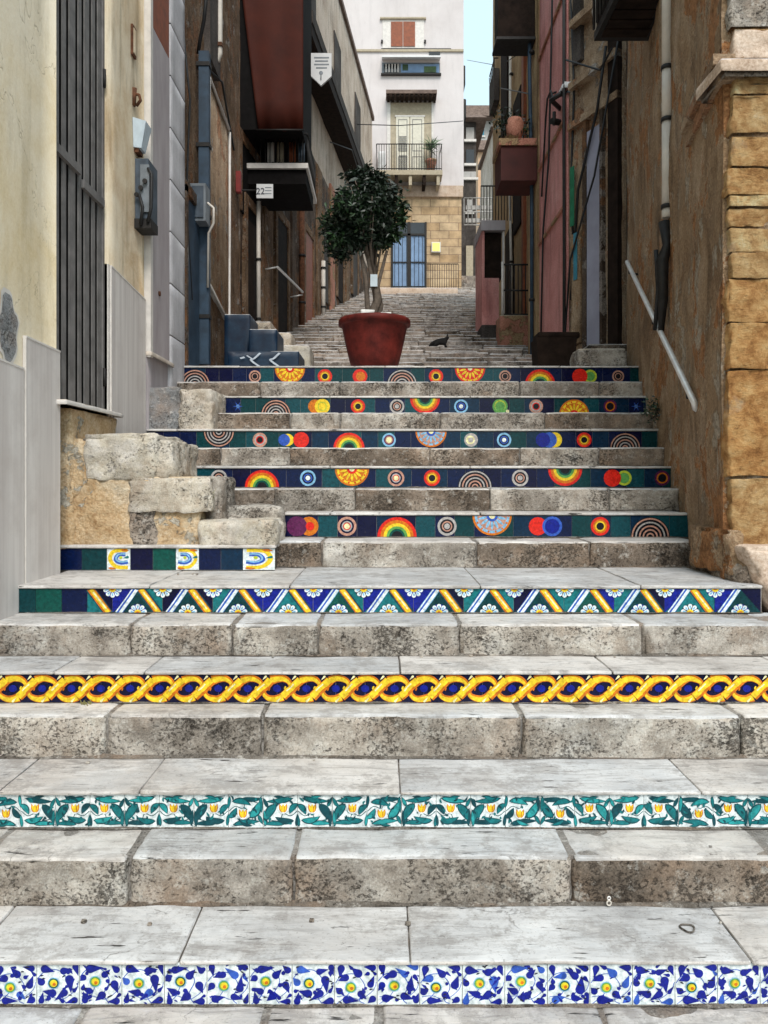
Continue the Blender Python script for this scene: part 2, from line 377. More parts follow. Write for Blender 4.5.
        for j in range(ny):
            for k in range(nz):
                s.face([vid(0, j+1, k), vid(0, j, k), vid(0, j, k+1), vid(0, j+1, k+1)], mside, True)
                s.face([vid(nx, j, k), vid(nx, j+1, k), vid(nx, j+1, k+1), vid(nx, j, k+1)], mside, True)
        s.t = .5
    def wall(s, a, b, z0, z1, m, thick=3.0, amp=.02, res=.12, seed=0, fs=2.5, side=1, hole=None):
        """vertical wall from plan point a to b with relief on its street face; side = +1: face to the left of a->b is inside"""
        a = Vector((a[0], a[1], 0)); b = Vector((b[0], b[1], 0)); t = (b-a); L = t.length; t.normalize()
        n = Vector((t.y, -t.x, 0))*side
        nx = max(1, int(L/res)); nz = max(1, int((z1-z0)/res)); b0 = len(s.v)
        for k in range(nz+1):
            for i in range(nx+1):
                p = a + t*(L*i/nx); z = z0+(z1-z0)*k/nz
                d = amp*FBM(p.x, p.y, z, fs, seed, 4) if (0 < i < nx) else amp*.3*N(p.x, p.y, z, fs, seed)
                p = p + n*d; s.v.append((p.x, p.y, z))
        for k in range(nz):
            for i in range(nx):
                q = [b0+k*(nx+1)+i, b0+k*(nx+1)+i+1, b0+(k+1)*(nx+1)+i+1, b0+(k+1)*(nx+1)+i]
                s.face(q if side == 1 else q[::-1], m, True)
        a2 = a - n*thick; b2 = b - n*thick
        A = [b0, b0+nx, b0+nz*(nx+1)+nx, b0+nz*(nx+1)]
        # end caps and back
        for (P, P2, col) in ((a, a2, [b0+k*(nx+1) for k in range(nz+1)]), (b, b2, [b0+k*(nx+1)+nx for k in range(nz+1)])):
            c0 = len(s.v); s.v += [(P2.x, P2.y, z0), (P2.x, P2.y, z1)]
            s.face(col + [c0+1, c0], m)
        c0 = len(s.v); s.v += [(a2.x, a2.y, z1), (b2.x, b2.y, z1), (a2.x, a2.y, z0), (b2.x, b2.y, z0)]
        s.face([b0+nz*(nx+1)+i for i in range(nx+1)] + [c0+1, c0], m); s.face([c0+2, c0+3, c0+1, c0], m)
    def build(s, name, parent=None, loc=None, smooth_angle=None):
        me = bpy.data.meshes.new(name)
        if parent is not None: o0 = worigin(parent)
        elif loc is not None: o0 = Vector(loc)
        else:
            xs = [p[0] for p in s.v]; ys = [p[1] for p in s.v]; zs = [p[2] for p in s.v]
            o0 = Vector(((min(xs)+max(xs))/2, (min(ys)+max(ys))/2, min(zs)))
        me.from_pydata([(p[0]-o0.x, p[1]-o0.y, p[2]-o0.z) for p in s.v], [], s.f)
        for m in s.mats: me.materials.append(M[m])
        me.polygons.foreach_set('material_index', s.mi)
        me.polygons.foreach_set('use_smooth', s.smooth)
        at = me.attributes.new('tone', 'FLOAT', 'FACE'); at.data.foreach_set('value', s.tone)
        me.update()
        o = bpy.data.objects.new(name, me); COL.objects.link(o)
        if parent is not None: o.parent = parent
        else: o.location = o0
        return o
def tag(o, label=None, cat=None, group=None, kind=None):
    if label: o['label'] = label
    if cat: o['category'] = cat
    if group: o['group'] = group
    if kind: o['kind'] = kind
    return o
def thing(name, loc, label, cat, group=None, kind=None):
    o = bpy.data.objects.new(name, None); COL.objects.link(o); o.location = loc; o.empty_display_size = .1
    return tag(o, label, cat, group, kind)
# ------------------------------------------------------------------ camera and light
cam = bpy.data.cameras.new('camera'); co = bpy.data.objects.new('camera', cam); COL.objects.link(co)
co.location = (0, 0, E); co.rotation_euler = (R(90), 0, 0)
cam.sensor_fit = 'VERTICAL'; cam.sensor_height = 36; cam.sensor_width = 27; cam.lens = F/1024*36
cam.shift_y = -(512-480)/1024.0; cam.clip_end = 600; cam.clip_start = .05
S.camera = co
SUN_EL, SUN_AZ = 50, 11      # from behind the camera, a little to the right
w = bpy.data.worlds.new('World'); S.world = w; w.use_nodes = True
nt = w.node_tree; bg = nt.nodes['Background']; sky = nt.nodes.new('ShaderNodeTexSky'); sky.sky_type = 'NISHITA'
sky.sun_disc = False; sky.sun_elevation = R(SUN_EL); sky.sun_rotation = R(180-SUN_AZ); sky.air_density = 1.3; sky.dust_density = 3.0; sky.ozone_density = 1.0
mxn = nt.nodes.new('ShaderNodeMix'); mxn.data_type = 'RGBA'; mxn.inputs[0].default_value = .65; mxn.inputs[7].default_value = (4.7, 6.1, 6.5, 1)
nt.links.new(sky.outputs[0], mxn.inputs[6]); nt.links.new(mxn.outputs[2], bg.inputs[0]); bg.inputs[1].default_value = .115
sl = bpy.data.lights.new('sun', 'SUN'); sl.energy = 1.5; sl.angle = R(24); sl.color = (1, .96, .91)
so = bpy.data.objects.new('sun', sl); COL.objects.link(so); so.rotation_euler = (R(90-SUN_EL), 0, R(SUN_AZ))
so.location = (5, -10, 15)
vs = S.view_settings; vs.view_transform = 'Standard'; vs.look = 'None'; vs.gamma = 1; vs.exposure = .9; vs.use_curve_mapping = False
S.cycles.max_bounces = 6; S.cycles.use_denoising = True

# ------------------------------------------------------------------ stairway
LX, RX = -1.83, 3.3
# (front, top below eye, kind)
LV = [(1.90, 1.544, 's'), (2.265, 1.406, 'A'), (2.547, 1.25, 's'), (2.766, 1.1136, 'B'), (3.084, .945, 's'), (3.263, .809, 'C'),
      (3.54, .662, 's'), (3.833, .5227, 'D'), (4.60, .367, 's'), (4.92, .2077, 5), (5.17, .055, 's'), (5.43, -.0987, 6), (5.68, -.24, 's'),
      (5.93, -.393, 7), (6.19, -.545, 's'), (6.45, -.704, 8), (6.71, -.86, 's'), (6.97, -1.032, 9)]
RIGHT = {1: 3.3, 7: 1.885, 8: 1.90, 9: 1.94, 10: 1.99, 11: 2.05, 12: 2.09, 13: 2.12, 14: 2.18, 15: 2.23, 16: 2.28, 17: 2.36}
JOINTS = {0: [30, 245, 380, 640], 1: [-30, 180, 410, 750], 2: [-20, 128, 293, 573], 3: [0, 140, 400, 700], 4: [105, 262, 522, 742],
          5: [55, 145, 400, 612], 6: [-25, 130, 232, 318, 460, 643], 7: [150, 290, 480, 640], 8: [322, 477, 590], 9: [120, 330, 480, 600],
          10: [275, 355, 490, 610], 12: [220, 290, 430, 520, 600], 14: [210, 290, 340, 440, 545], 16: [175, 260, 340, 430, 520, 600], 17: [240, 385, 560]}
def SL(i): return .0135 if i in (1, 3, 5) else .018
stair = thing('stairway', (0, 1.9, 0), 'wide worn stone stairway climbing the alley, every second riser faced with painted tiles', 'stairway')
fills = MB()
for i, (d, D, k) in enumerate(LV):
    zt = E-D; dn = LV[i+1][0] if i+1 < len(LV) else 8.45
    zb = E-LV[i-1][1] if i else 0.0
    xr = RIGHT.get(i, 3.3)
    js = sorted(X(p, d) for p in JOINTS.get(i, [150+random.random()*60, 330, 470, 590]))
    a = js[0]
    while a > LX+.7: a -= .5+.5*random.random(); js.insert(0, a)
    a = js[-1]
    while a < xr-.8: a += .5+.5*random.random(); js.append(a)
    js = [LX] + [q for q in js if LX+.08 < q < xr-.08] + [xr]
    near = i < 9
    mb = MB()
    for q in range(len(js)-1):
        g = .0018+.0022*random.random()
        dj = random.uniform(-.006, .006) if k == 's' else 0
        dz = random.uniform(-.003, .003)
        dark = 'riser_stone_dark' if ((js[q]+js[q+1])/2 > .55*d/2.5 and i in (2,)) or (i >= 8 and random.random() < .45) else 'riser_stone'
        tm = 'tread_stone' if random.random() < .6 else 'tread_stone_grey'
        lo, hi = js[q]+g, js[q+1]-g
        sk = random.uniform(-.03, .03) if q else 0
        sk2 = sk
        if k == 's':
            mb.rblock(lo, hi, d+dj, dn+.03, zb-.03, zt+dz, tm, dark, .022 if near else .03, .016, .004, .014, i*10+q, (0, 0), .35+.5*random.random(), wear=.014)
        else:
            mb.rblock(lo, hi, d-.014, dn+.03, zt-SL(i), zt+dz*.5, tm, 'tread_stone', .03, .007, .003, .003, i*10+q, (0, 0), .4+.45*random.random(), wear=.006)
    # mortar seen between the stones
    mb.box(LX, xr, d+.03 if k == 's' else d+.012, dn+.01, zb-.04, zt-(.0045 if k == 's' else SL(i)+.001), 'joint')
    o = mb.build('stone_step' if k == 's' else 'tread_slab', stair)
# the dirt line where a riser meets the tread: mortar fillets
    mb = MB(); n = 90
    yy = d-.001 if k == 's' else d-.001
    pts = []
    for q in range(n+1):
        x = LX + (xr-LX)*q/n
        pts.append((x, .006+.012*max(0, N(x, d, 0, 6, i)+.35), .004+.010*max(0, N(x, d, 3, 7, i)+.4)))
    b0 = len(mb.v)
    for (x, w_, h_) in pts: mb.v += [(x, d-w_-.002, zb+.0015), (x, d+.01, zb+h_+.002), (x, d+.01, zb-.01)]
    for q in range(n): mb.face([b0+3*q, b0+3*q+3, b0+3*q+4, b0+3*q+1], 'mortar', True)
    if i: mb.build('mortar_line', stair)

# ------------------------------------------------------------------ tile painting
class Tile(MB):
    """flat glazed motifs on a plane y = const; every layer a fraction of a millimetre proud of the last"""
    def __init__(s, yf, z0, h): super().__init__(); s.y = yf; s.z0 = z0; s.h = h; s.x0 = 0; s.w = h
    def P(s, u, v, L): 
        return (s.x0+u*s.w, s.y-.0035-.00035*L, s.z0+min(max(v, .012), .988)*s.h)
    def shape(s, pts, m, L):
        s.cnt = (getattr(s, 'cnt', 0)+1) % 40; L = L+s.cnt*.022; s.poly([s.P(u, v, L) for u, v in pts], m)
    def disc(s, u, v, r, m, L, n=16, a0=0, a1=360, ax=1.0):
        pts = [(u+r*math.cos(R(a0+(a1-a0)*k/n)), v+ax*r*math.sin(R(a0+(a1-a0)*k/n))) for k in range(n+(a1-a0 < 360))]
        s.shape(pts, m, L)
    def ring(s, u, v, r0, r1, m, L, n=20, a0=0, a1=360):
        for k in range(n):
            t0, t1 = R(a0+(a1-a0)*k/n), R(a0+(a1-a0)*(k+1)/n)
            s.shape([(u+r0*math.cos(t0), v+r0*math.sin(t0)), (u+r1*math.cos(t0), v+r1*math.sin(t0)), (u+r1*math.cos(t1), v+r1*math.sin(t1)), (u+r0*math.cos(t1), v+r0*math.sin(t1))], m, L)
    def stroke(s, pts, w0, m, L, taper=False, n=6, w1=None):
        w0 *= random.uniform(.92, 1.08)
        # smooth polyline (Catmull-Rom) as a ribbon
        P = [Vector((p[0], p[1])) for p in pts]; Q = []
        for i in range(len(P)-1):
            a, b, c, d = P[max(i-1, 0)], P[i], P[i+1], P[min(i+2, len(P)-1)]
            for k in range(n):
                t = k/n; Q.append(.5*((2*b)+(c-a)*t+(2*a-5*b+4*c-d)*t*t+(3*b-a-3*c+d)*t**3))
        Q.append(P[-1]); prev = None; N_ = len(Q)
        for i, q in enumerate(Q):
            t = (Q[min(i+1, N_-1)]-Q[max(i-1, 0)]).normalized(); nn = Vector((-t.y, t.x))
            ww = w0*(math.sin(math.pi*min(1, .06+i/(N_-1)*.94))**.6 if taper else 1)/2
            if w1 is not None: ww = (w0+(w1-w0)*(i/(N_-1)))/2
            cur = (q+nn*ww, q-nn*ww)
            if prev: s.shape([prev[0], prev[1], cur[1], cur[0]], m, L)
            prev = cur
    def drop(s, u, v, tu, tv, r, m, L):
        a = math.atan2(tv-v, tu-u); n = 12; pts = []
        for k in range(n+1):
            t = a+R(70)+R(220)*k/n; pts.append((u+r*math.cos(t), v+r*math.sin(t)))
        bend = r*.35; c = Vector((tu-u, tv-v)); pn = Vector((-c.y, c.x)).normalized()*bend
        pts.append((u+(tu-u)*.55+pn.x-c.y*0, v+(tv-v)*.55+pn.y)) if False else None
        pts.append((tu, tv)); s.shape(pts, m, L)
    def leaf(s, u0, v0, u1, v1, w_, bend, m, L, n=8):
        a, b = Vector((u0, v0)), Vector((u1, v1)); t = b-a; pn = Vector((-t.y, t.x))
        up, dn_ = [], []
        for k in range(n+1):
            f = k/n; c = a+t*f+pn*(bend*4*f*(1-f)); hw = w_/2*math.sin(math.pi*f**.8)**.8 if 0 < f < 1 else 0
            q = pn.normalized()*hw; up.append(tuple(c+q)); dn_.append(tuple(c-q))
        s.shape(up+dn_[-2:0:-1], m, L)
    def ground(s, x0, w_, m, tilt=True):
        s.x0 = x0; s.w = w_; g = .0011
        t = [random.uniform(-.0006, .0006) for _ in range(4)]
        z0, z1 = s.z0+g, s.z0+s.h-g
        y = s.y-.003
        f = [(x0+g, y+t[0]*.3, z0), (x0+w_-g, y+t[1]*.3, z0), (x0+w_-g, y+t[2]*.3, z1), (x0+g, y+t[3]*.3, z1)]
        s.poly(f, m)
        bk = [(p[0], s.y+.004, p[2]) for p in f]
        for i in range(4): j = (i+1) % 4; s.poly([f[j], f[i], bk[i], bk[j]], m)

def tile_row(i, name_label, painter, x0, x1, first=None, w_=.125, y=None, zb=None, zt=None):
    d, D, _ = LV[i]; zb = zb if zb is not None else E-LV[i-1][1]; zt = zt if zt is not None else E-D-SL(i); y = y or d
    t = Tile(y, zb+.002, zt-zb-.002)
    t.poly([(x0, y+.002, zb), (x1, y+.002, zb), (x1, y+.002, zt), (x0, y+.002, zt)], 'grout')
    painter(t, x0, x1, w_, first)
    o = t.build('tile_riser', stair); o['label'] = name_label
    return o

def jit(a): return random.uniform(-a, a)
def paint_A(t, x0, x1, w_, first):
    V1 = ((.40, .53), [(.18, .85, .42, .80, .10), (.9, .9, .97, .70, .07), (.62, .8, .84, .86, .085), (.76, .6, .80, .28, .105), (.10, .54, -.0, .66, .085),
          (.36, .27, .12, .34, .09), (.64, .28, .40, .10, .09), (.88, .10, .66, .05, .08), (.1, .09, .14, .32, .08), (.87, .33, .98, .46, .05)])
    V2 = ((.38, .43), [(.14, .88, .10, .66, .08), (.54, .76, .38, .90, .10), (.88, .90, .66, .92, .08), (.24, .66, .06, .58, .09), (.83, .50, .92, .72, .09),
          (.10, .34, -.0, .42, .085), (.60, .27, .74, .14, .09), (.26, .13, .58, .10, .095), (.88, .15, .76, .05, .08), (.95, .75, .84, .84, .04)])
    x = x0; k = 0
    while x < x1-.01:
        ww = min(w_, x1-x); t.ground(x, ww, 'g_white'); t.w = w_
        (fu, fv), dr = (V1, V2)[k % 2]
        dx, dy = jit(.02), jit(.03)
        if random.random() < .35: fv = 1-fv; dr = [(a, 1-b_, c, 1-d_, r) for a, b_, c, d_, r in dr]
        st = 'g_blue2' if random.random() < .5 else 'g_blue'
        t.stroke([(.02, fv+.1), (fu-.2, fv+.28), (fu+.12, fv+.3), (fu+.33, fv+.02), (fu+.2, fv-.3), (.7, .04)], .018, 'g_blue2', 1)
        t.stroke([(.98, .55), (.9, .35), (.6, .14), (.3, .22), (.05, .2)], .014, 'g_blue2', 1)
        t.stroke([(fu, fv-.1), (fu-.12, .2), (.05, .03)], .016, 'g_blue2', 1)
        for a, b_, c, d_, r in dr:
            a = min(a+dx, .995-r); b_ = min(max(b_+dy, r+.01), .99-r)
            t.drop(max(a, r+.005), b_, min(max(c+dx, 0.02), .98), min(max(d_, .02), .98), r*random.uniform(.88, 1.1), 'g_blue' if random.random() < .85 else 'g_blue2', 2)
        for _ in range(13):
            u, v = random.random()*.84+.08, random.random()*.84+.08
            if math.hypot(u-fu, v-fv) > .24: t.drop(u, v, min(.97, max(.03, u+jit(.13))), min(.97, max(.03, v+jit(.13))), random.uniform(.03, .055), 'g_blue', 2)
        for _ in range(9):
            u, v = random.random()*.9+.05, random.random()*.9+.05
            if math.hypot(u-fu, v-fv) > .2: t.leaf(u, v, min(.98, u+.09), v+jit(.06), .035, .1, 'g_ink' if random.random() < .6 else 'g_blue', 3)
        t.disc(fu, fv, .14, 'g_sky', 4); t.disc(fu, fv, .12, 'g_mgreen' if k % 3 else 'g_green', 5)
        t.disc(fu, fv, .09, 'g_lime', 6); t.disc(fu+.01, fv, .078, 'g_yellow', 7); t.disc(fu+.02, fv-.02, .04, 'g_orange', 8)
        x += w_; k += 1
def paint_B(t, x0, x1, w_, first):
    L1 = [(.12, .90, .92, .80, .15, -.04), (.62, .72, .93, .20, .23, .08), (.0, .72, .24, .40, .16, .1), (.10, .22, .66, .34, .17, -.12), (.38, .12, 1., .12, .13, .06),
          (.93, .05, .97, .55, .10, .02), (.04, .04, .0, .42, .09, 0), (.30, .78, .70, .93, .10, .1), (.86, .62, .99, .90, .10, 0)]
    x = x0; k = 0
    while x < x1-.01:
        ww = min(w_, x1-x); t.ground(x, ww, 'g_white'); t.w = w_
        mir = k % 2
        f = (lambda u: 1-u) if mir else (lambda u: u)
        flip = (k//2) % 2 and random.random() < .7
        g = (lambda v: 1-v) if flip else (lambda v: v)
        t.stroke([(f(.02), g(.5)), (f(.2), g(.36)), (f(.42), g(.42)), (f(.55), g(.2)), (f(.98), g(.3))], .02, 'g_dteal', 1)
        t.stroke([(f(.97), g(.04)), (f(.8), g(.45)), (f(.6), g(.85)), (f(.1), g(.95))], .02, 'g_dteal', 1)
        for u0, v0, u1, v1, ww_, bd in L1:
            j = jit(.02); c1 = random.choice(['g_teal', 'g_teal', 'g_dteal', 'g_teal2', 'g_dteal' if random.random() < .5 else 'g_teal'])
            bd2 = -bd if (mir != bool(flip)) else bd
            t.leaf(f(u0), g(v0+j), f(u1), g(v1+j), ww_*1.15, bd2, 'g_dteal', 2); t.leaf(f(u0*.94+u1*.06), g(v0*.94+v1*.06+j), f(u1*.94+u0*.06), g(v1*.94+v0*.06+j), ww_*.85, bd2, c1, 3)
        for _ in range(14):
            u, v = .1+.8*random.random(), .08+.75*random.random(); t.leaf(u, v, u+jit(.16), v+random.uniform(.06, .17), .06, random.uniform(-.2, .2), random.choice(['g_teal', 'g_dteal']), 4)
        fu, fv = f(.42), g(.58)
        t.disc(fu, fv, .16, 'g_white', 5)
        for a in (-.08, 0, .08):
            t.leaf(fu+a*.4, fv-.12, fu+a*1.3, fv+.14, .10, 0, 'g_orange' if a else 'g_yellow', 6)
            t.leaf(fu+a*.35, fv-.10, fu+a*1.1, fv+.11, .06, 0, 'g_yellow', 7)
        t.leaf(fu+.03, fv-.1, fu+.05, fv+.1, .025, 0, 'g_orange', 8)
        x += w_; k += 1
def paint_C(t, x0, x1, w_, first):
    x = x0
    while x < x1-.01:
        t.ground(x, min(w_, x1-x), 'g_navy'); x += w_
    n = int((x1-x0)/w_)
    t.w = w_
    for k in range(n):
        t.x0 = x0+k*w_; s = 1.0
        c0, c1 = max(0, 0), 1
        t.disc(0, .5, .14, 'g_blue', 1, ax=.9)
    for k in range(n):
        t.x0 = x0+k*w_
        path = [(-.46, .44), (-.42, .28), (-.26, .16), (-.02, .13), (.20, .21), (.38, .38), (.5, .5), (.62, .62), (.80, .79), (1.02, .87), (1.26, .84), (1.42, .72), (1.46, .58)]
        path = [(u+jit(.012), v+jit(.012)) for u, v in path]
        if k >= n-2: path = path[:7]
        if k == 0: path = path[4:]
        off = 4*(k % 2)
        def sub(f, L, w_a, w_b, m, du=0, dv=0):
            if len(f) > 1: t.stroke([(u+du, v+dv) for u, v in f], w_a, m, L, n=4, w1=w_b)
        full = len(path) == 13
        lo_ = path[:5][::-1] if full else (path[:1] if k == 0 else path[:5][::-1])
        hi_ = path[8:] if k else path[4:]
        md = path[4:9] if full else (path[4:] if k else path[:5])
        for f, sg in ((lo_, 1), (hi_ if full or k == 0 else [], -1)):
            sub(f, 3, .32, .13, 'g_orange'); sub(f, 4, .22, .06, 'g_yellow', -.01, .02*sg if sg < 0 else -.02)
        sub(md, 7+off, .31, .31, 'g_orange'); sub(md, 8+off, .22, .22, 'g_yellow', -.02, .02); sub(md[1:-1], 9+off, .03, .03, 'g_orange', .06, -.05); sub(md[1:-1], 9+off, .045, .045, 'g_pale', -.05, .05)
        if k not in (0, n-1):
            t.stroke([(-.46, .46), (-.36, .56), (-.26, .52), (-.28, .43)], .09, 'g_orange', 6, w1=.04); t.stroke([(1.46, .55), (1.36, .46), (1.27, .50), (1.30, .58)], .10, 'g_yellow', 6, w1=.05)
            t.disc(.93, .62, .045, 'g_pale', 12) if False else None
            t.drop(.62, .93, .5, .8, .04, 'g_pale', 12); t.drop(.02, .06, .14, .2, .04, 'g_pale', 12)
def daisy(t, u, top, k):
    vb = 1.0 if top else 0.0; sg = -1 if top else 1
    t.disc(u, vb, .36, 'g_ink' if k % 2 else 'g_blue', 6, 14, 180 if top else 0, 360 if top else 180)
    for q in range(5):
        a = R(12+39*q)*sg
        t.drop(u+.285*math.cos(a), vb+.285*math.sin(a), u+.10*math.cos(a), vb+.10*math.sin(a), .085, 'g_white', 7)
        t.drop(u+.26*math.cos(a), vb+.26*math.sin(a), u+.1*math.cos(a), vb+.1*math.sin(a), .035, 'g_sky', 8)
    t.disc(u, vb, .14, 'g_yellow', 9, 12, 180 if top else 0, 360 if top else 180); t.disc(u, vb, .07, 'g_orange', 10, 8, 180 if top else 0, 360 if top else 180)
def paint_D(t, x0, x1, w_, first):
    d = t.y
    for a, b_, m in ((x0, X(36, d), 'g_pgreen'), (X(36, d), X(62, d), 'g_green'), (X(62, d), X(87.5, d), 'g_midblue')): t.ground(a, b_-a, m)
    cx = X(113, d); per = .25; k = -1; x = cx-per/2
    x = X(87.5, d); kk = 0
    while x < x1-.004:
        t.ground(x, min(.1248, x1-x), random.choice(['g_navy', 'g_blue', 'g_blue', 'g_teal'])); x += .1248; kk += 1
    t.w = .125; k = -1
    while True:
        t.x0 = cx+k*.2496
        if t.x0 > x1-.02: break
        ulo = (X(87.5, d)-t.x0)/t.w; uhi = (x1-t.x0)/t.w
        gm = random.choice(['g_green', 'g_teal', 'g_pgreen']); nm = random.choice(['g_navy', 'g_blue', 'g_navy'])
        def cl(pts): return [(min(max(u, ulo), uhi), v) for u, v in pts]
        # u from 0 (top flower) to 2 (next top flower); peak at 1
        t.shape(cl([(.0, 0), (2., 0), (1., 1.)]), gm, 1)
        if ulo < .1 and uhi > 1:
            t.shape([(.08, 0), (.42, 0), (1.0, .9), (.98, 1), (.70, 1)], 'g_blue', 2)
            t.stroke([(.20, -.06), (.42, .28), (.62, .56), (.92, 1.02)], .26, 'g_sky', 3); t.stroke([(.26, -.04), (.49, .28), (.67, .54), (.95, .96)], .11, 'g_white', 4)
            t.stroke([(.20, .02), (.40, .32), (.60, .62), (.86, 1.0)], .07, 'g_blue2', 5); t.stroke([(.13, .04), (.34, .32), (.54, .62), (.78, .98)], .05, 'g_white', 5)
        if uhi > 1.9 and ulo < 1.05:
            t.stroke([(1.06, 1.04), (1.34, .66), (1.56, .36), (1.84, -.04)], .38, 'g_dteal', 2)
            t.stroke([(1.09, 1.02), (1.35, .66), (1.56, .36), (1.83, -.02)], .26, 'g_orange', 3); t.stroke([(1.12, .99), (1.36, .65), (1.56, .38), (1.83, 0)], .17, 'g_yellow', 4)
            t.stroke([(1.22, .86), (1.38, .65), (1.58, .39), (1.75, .16)], .06, 'g_pale', 5)
        if ulo < -.3 and uhi > .3: daisy(t, 0, True, k)
        elif uhi > .3 and ulo < .3: daisy(t, 0, True, k) if ulo < -.2 else None
        if ulo < .7 and uhi > 1.3: daisy(t, 1, False, k)
        k += 1
# circle rows: (pixel, kind)
ROWS = {9: (5, [(297, 'purple'), (347, 'rings'), (397, 'rainb'), (447, 'ringp'), (492, 'ornt'), (546, 'redblue'), (600, 'eye'), (650, 'arcb')], 279, 688),
        11: (6, [(184, 'eye'), (219, 'ringp'), (262, 'rainb'), (308, 'ringblue'), (352, 'orno'), (396, 'rings'), (432, 'eye'), (475, 'arcb'), (520, 'ringp'), (565, 'raint'), (616, 'redgreen'), (662, 'eyed')], 160, 676),
        13: (7, [(219, 'arct'), (260, 'eyep'), (296, 'redblue2'), (349, 'rainb'), (389, 'ringpk'), (431, 'ornt'), (471, 'moon'), (504, 'ringblue'), (548, 'bluemoon'), (584, 'eye'), (625, 'arcb')], 203, 657),
        15: (8, [(238, 'star'), (276, 'arcb'), (320, 'sun'), (358, 'eye'), (397, 'ringp'), (425, 'raint'), (461, 'ringblue'), (500, 'greend'), (536, 'eyep'), (574, 'ornb'), (610, 'eyed'), (636, 'star')], 200, 649),
        17: (9, [(195, 'arcb'), (255, 'ringd'), (290, 'orno'), (325, 'eye'), (360, 'red'), (402, 'arcb'), (436, 'eye'), (470, 'ornr'), (505, 'ringd'), (540, 'rainb'), (583, 'redgreen'), (618, 'ringd')], 178, 641)}
def rainbow(t, u, v, a0, a1, L=2):
    for r0, r1, m in ((.76, .90, 'g_red'), (.62, .76, 'g_orange'), (.48, .62, 'g_yellow'), (.36, .48, 'g_mgreen'), (.26, .36, 'g_green')): t.ring(u, v, r0, r1, m, L, 18, a0, a1)
    t.disc(u, v, .26, 'g_black', L, 12, a0, a1)
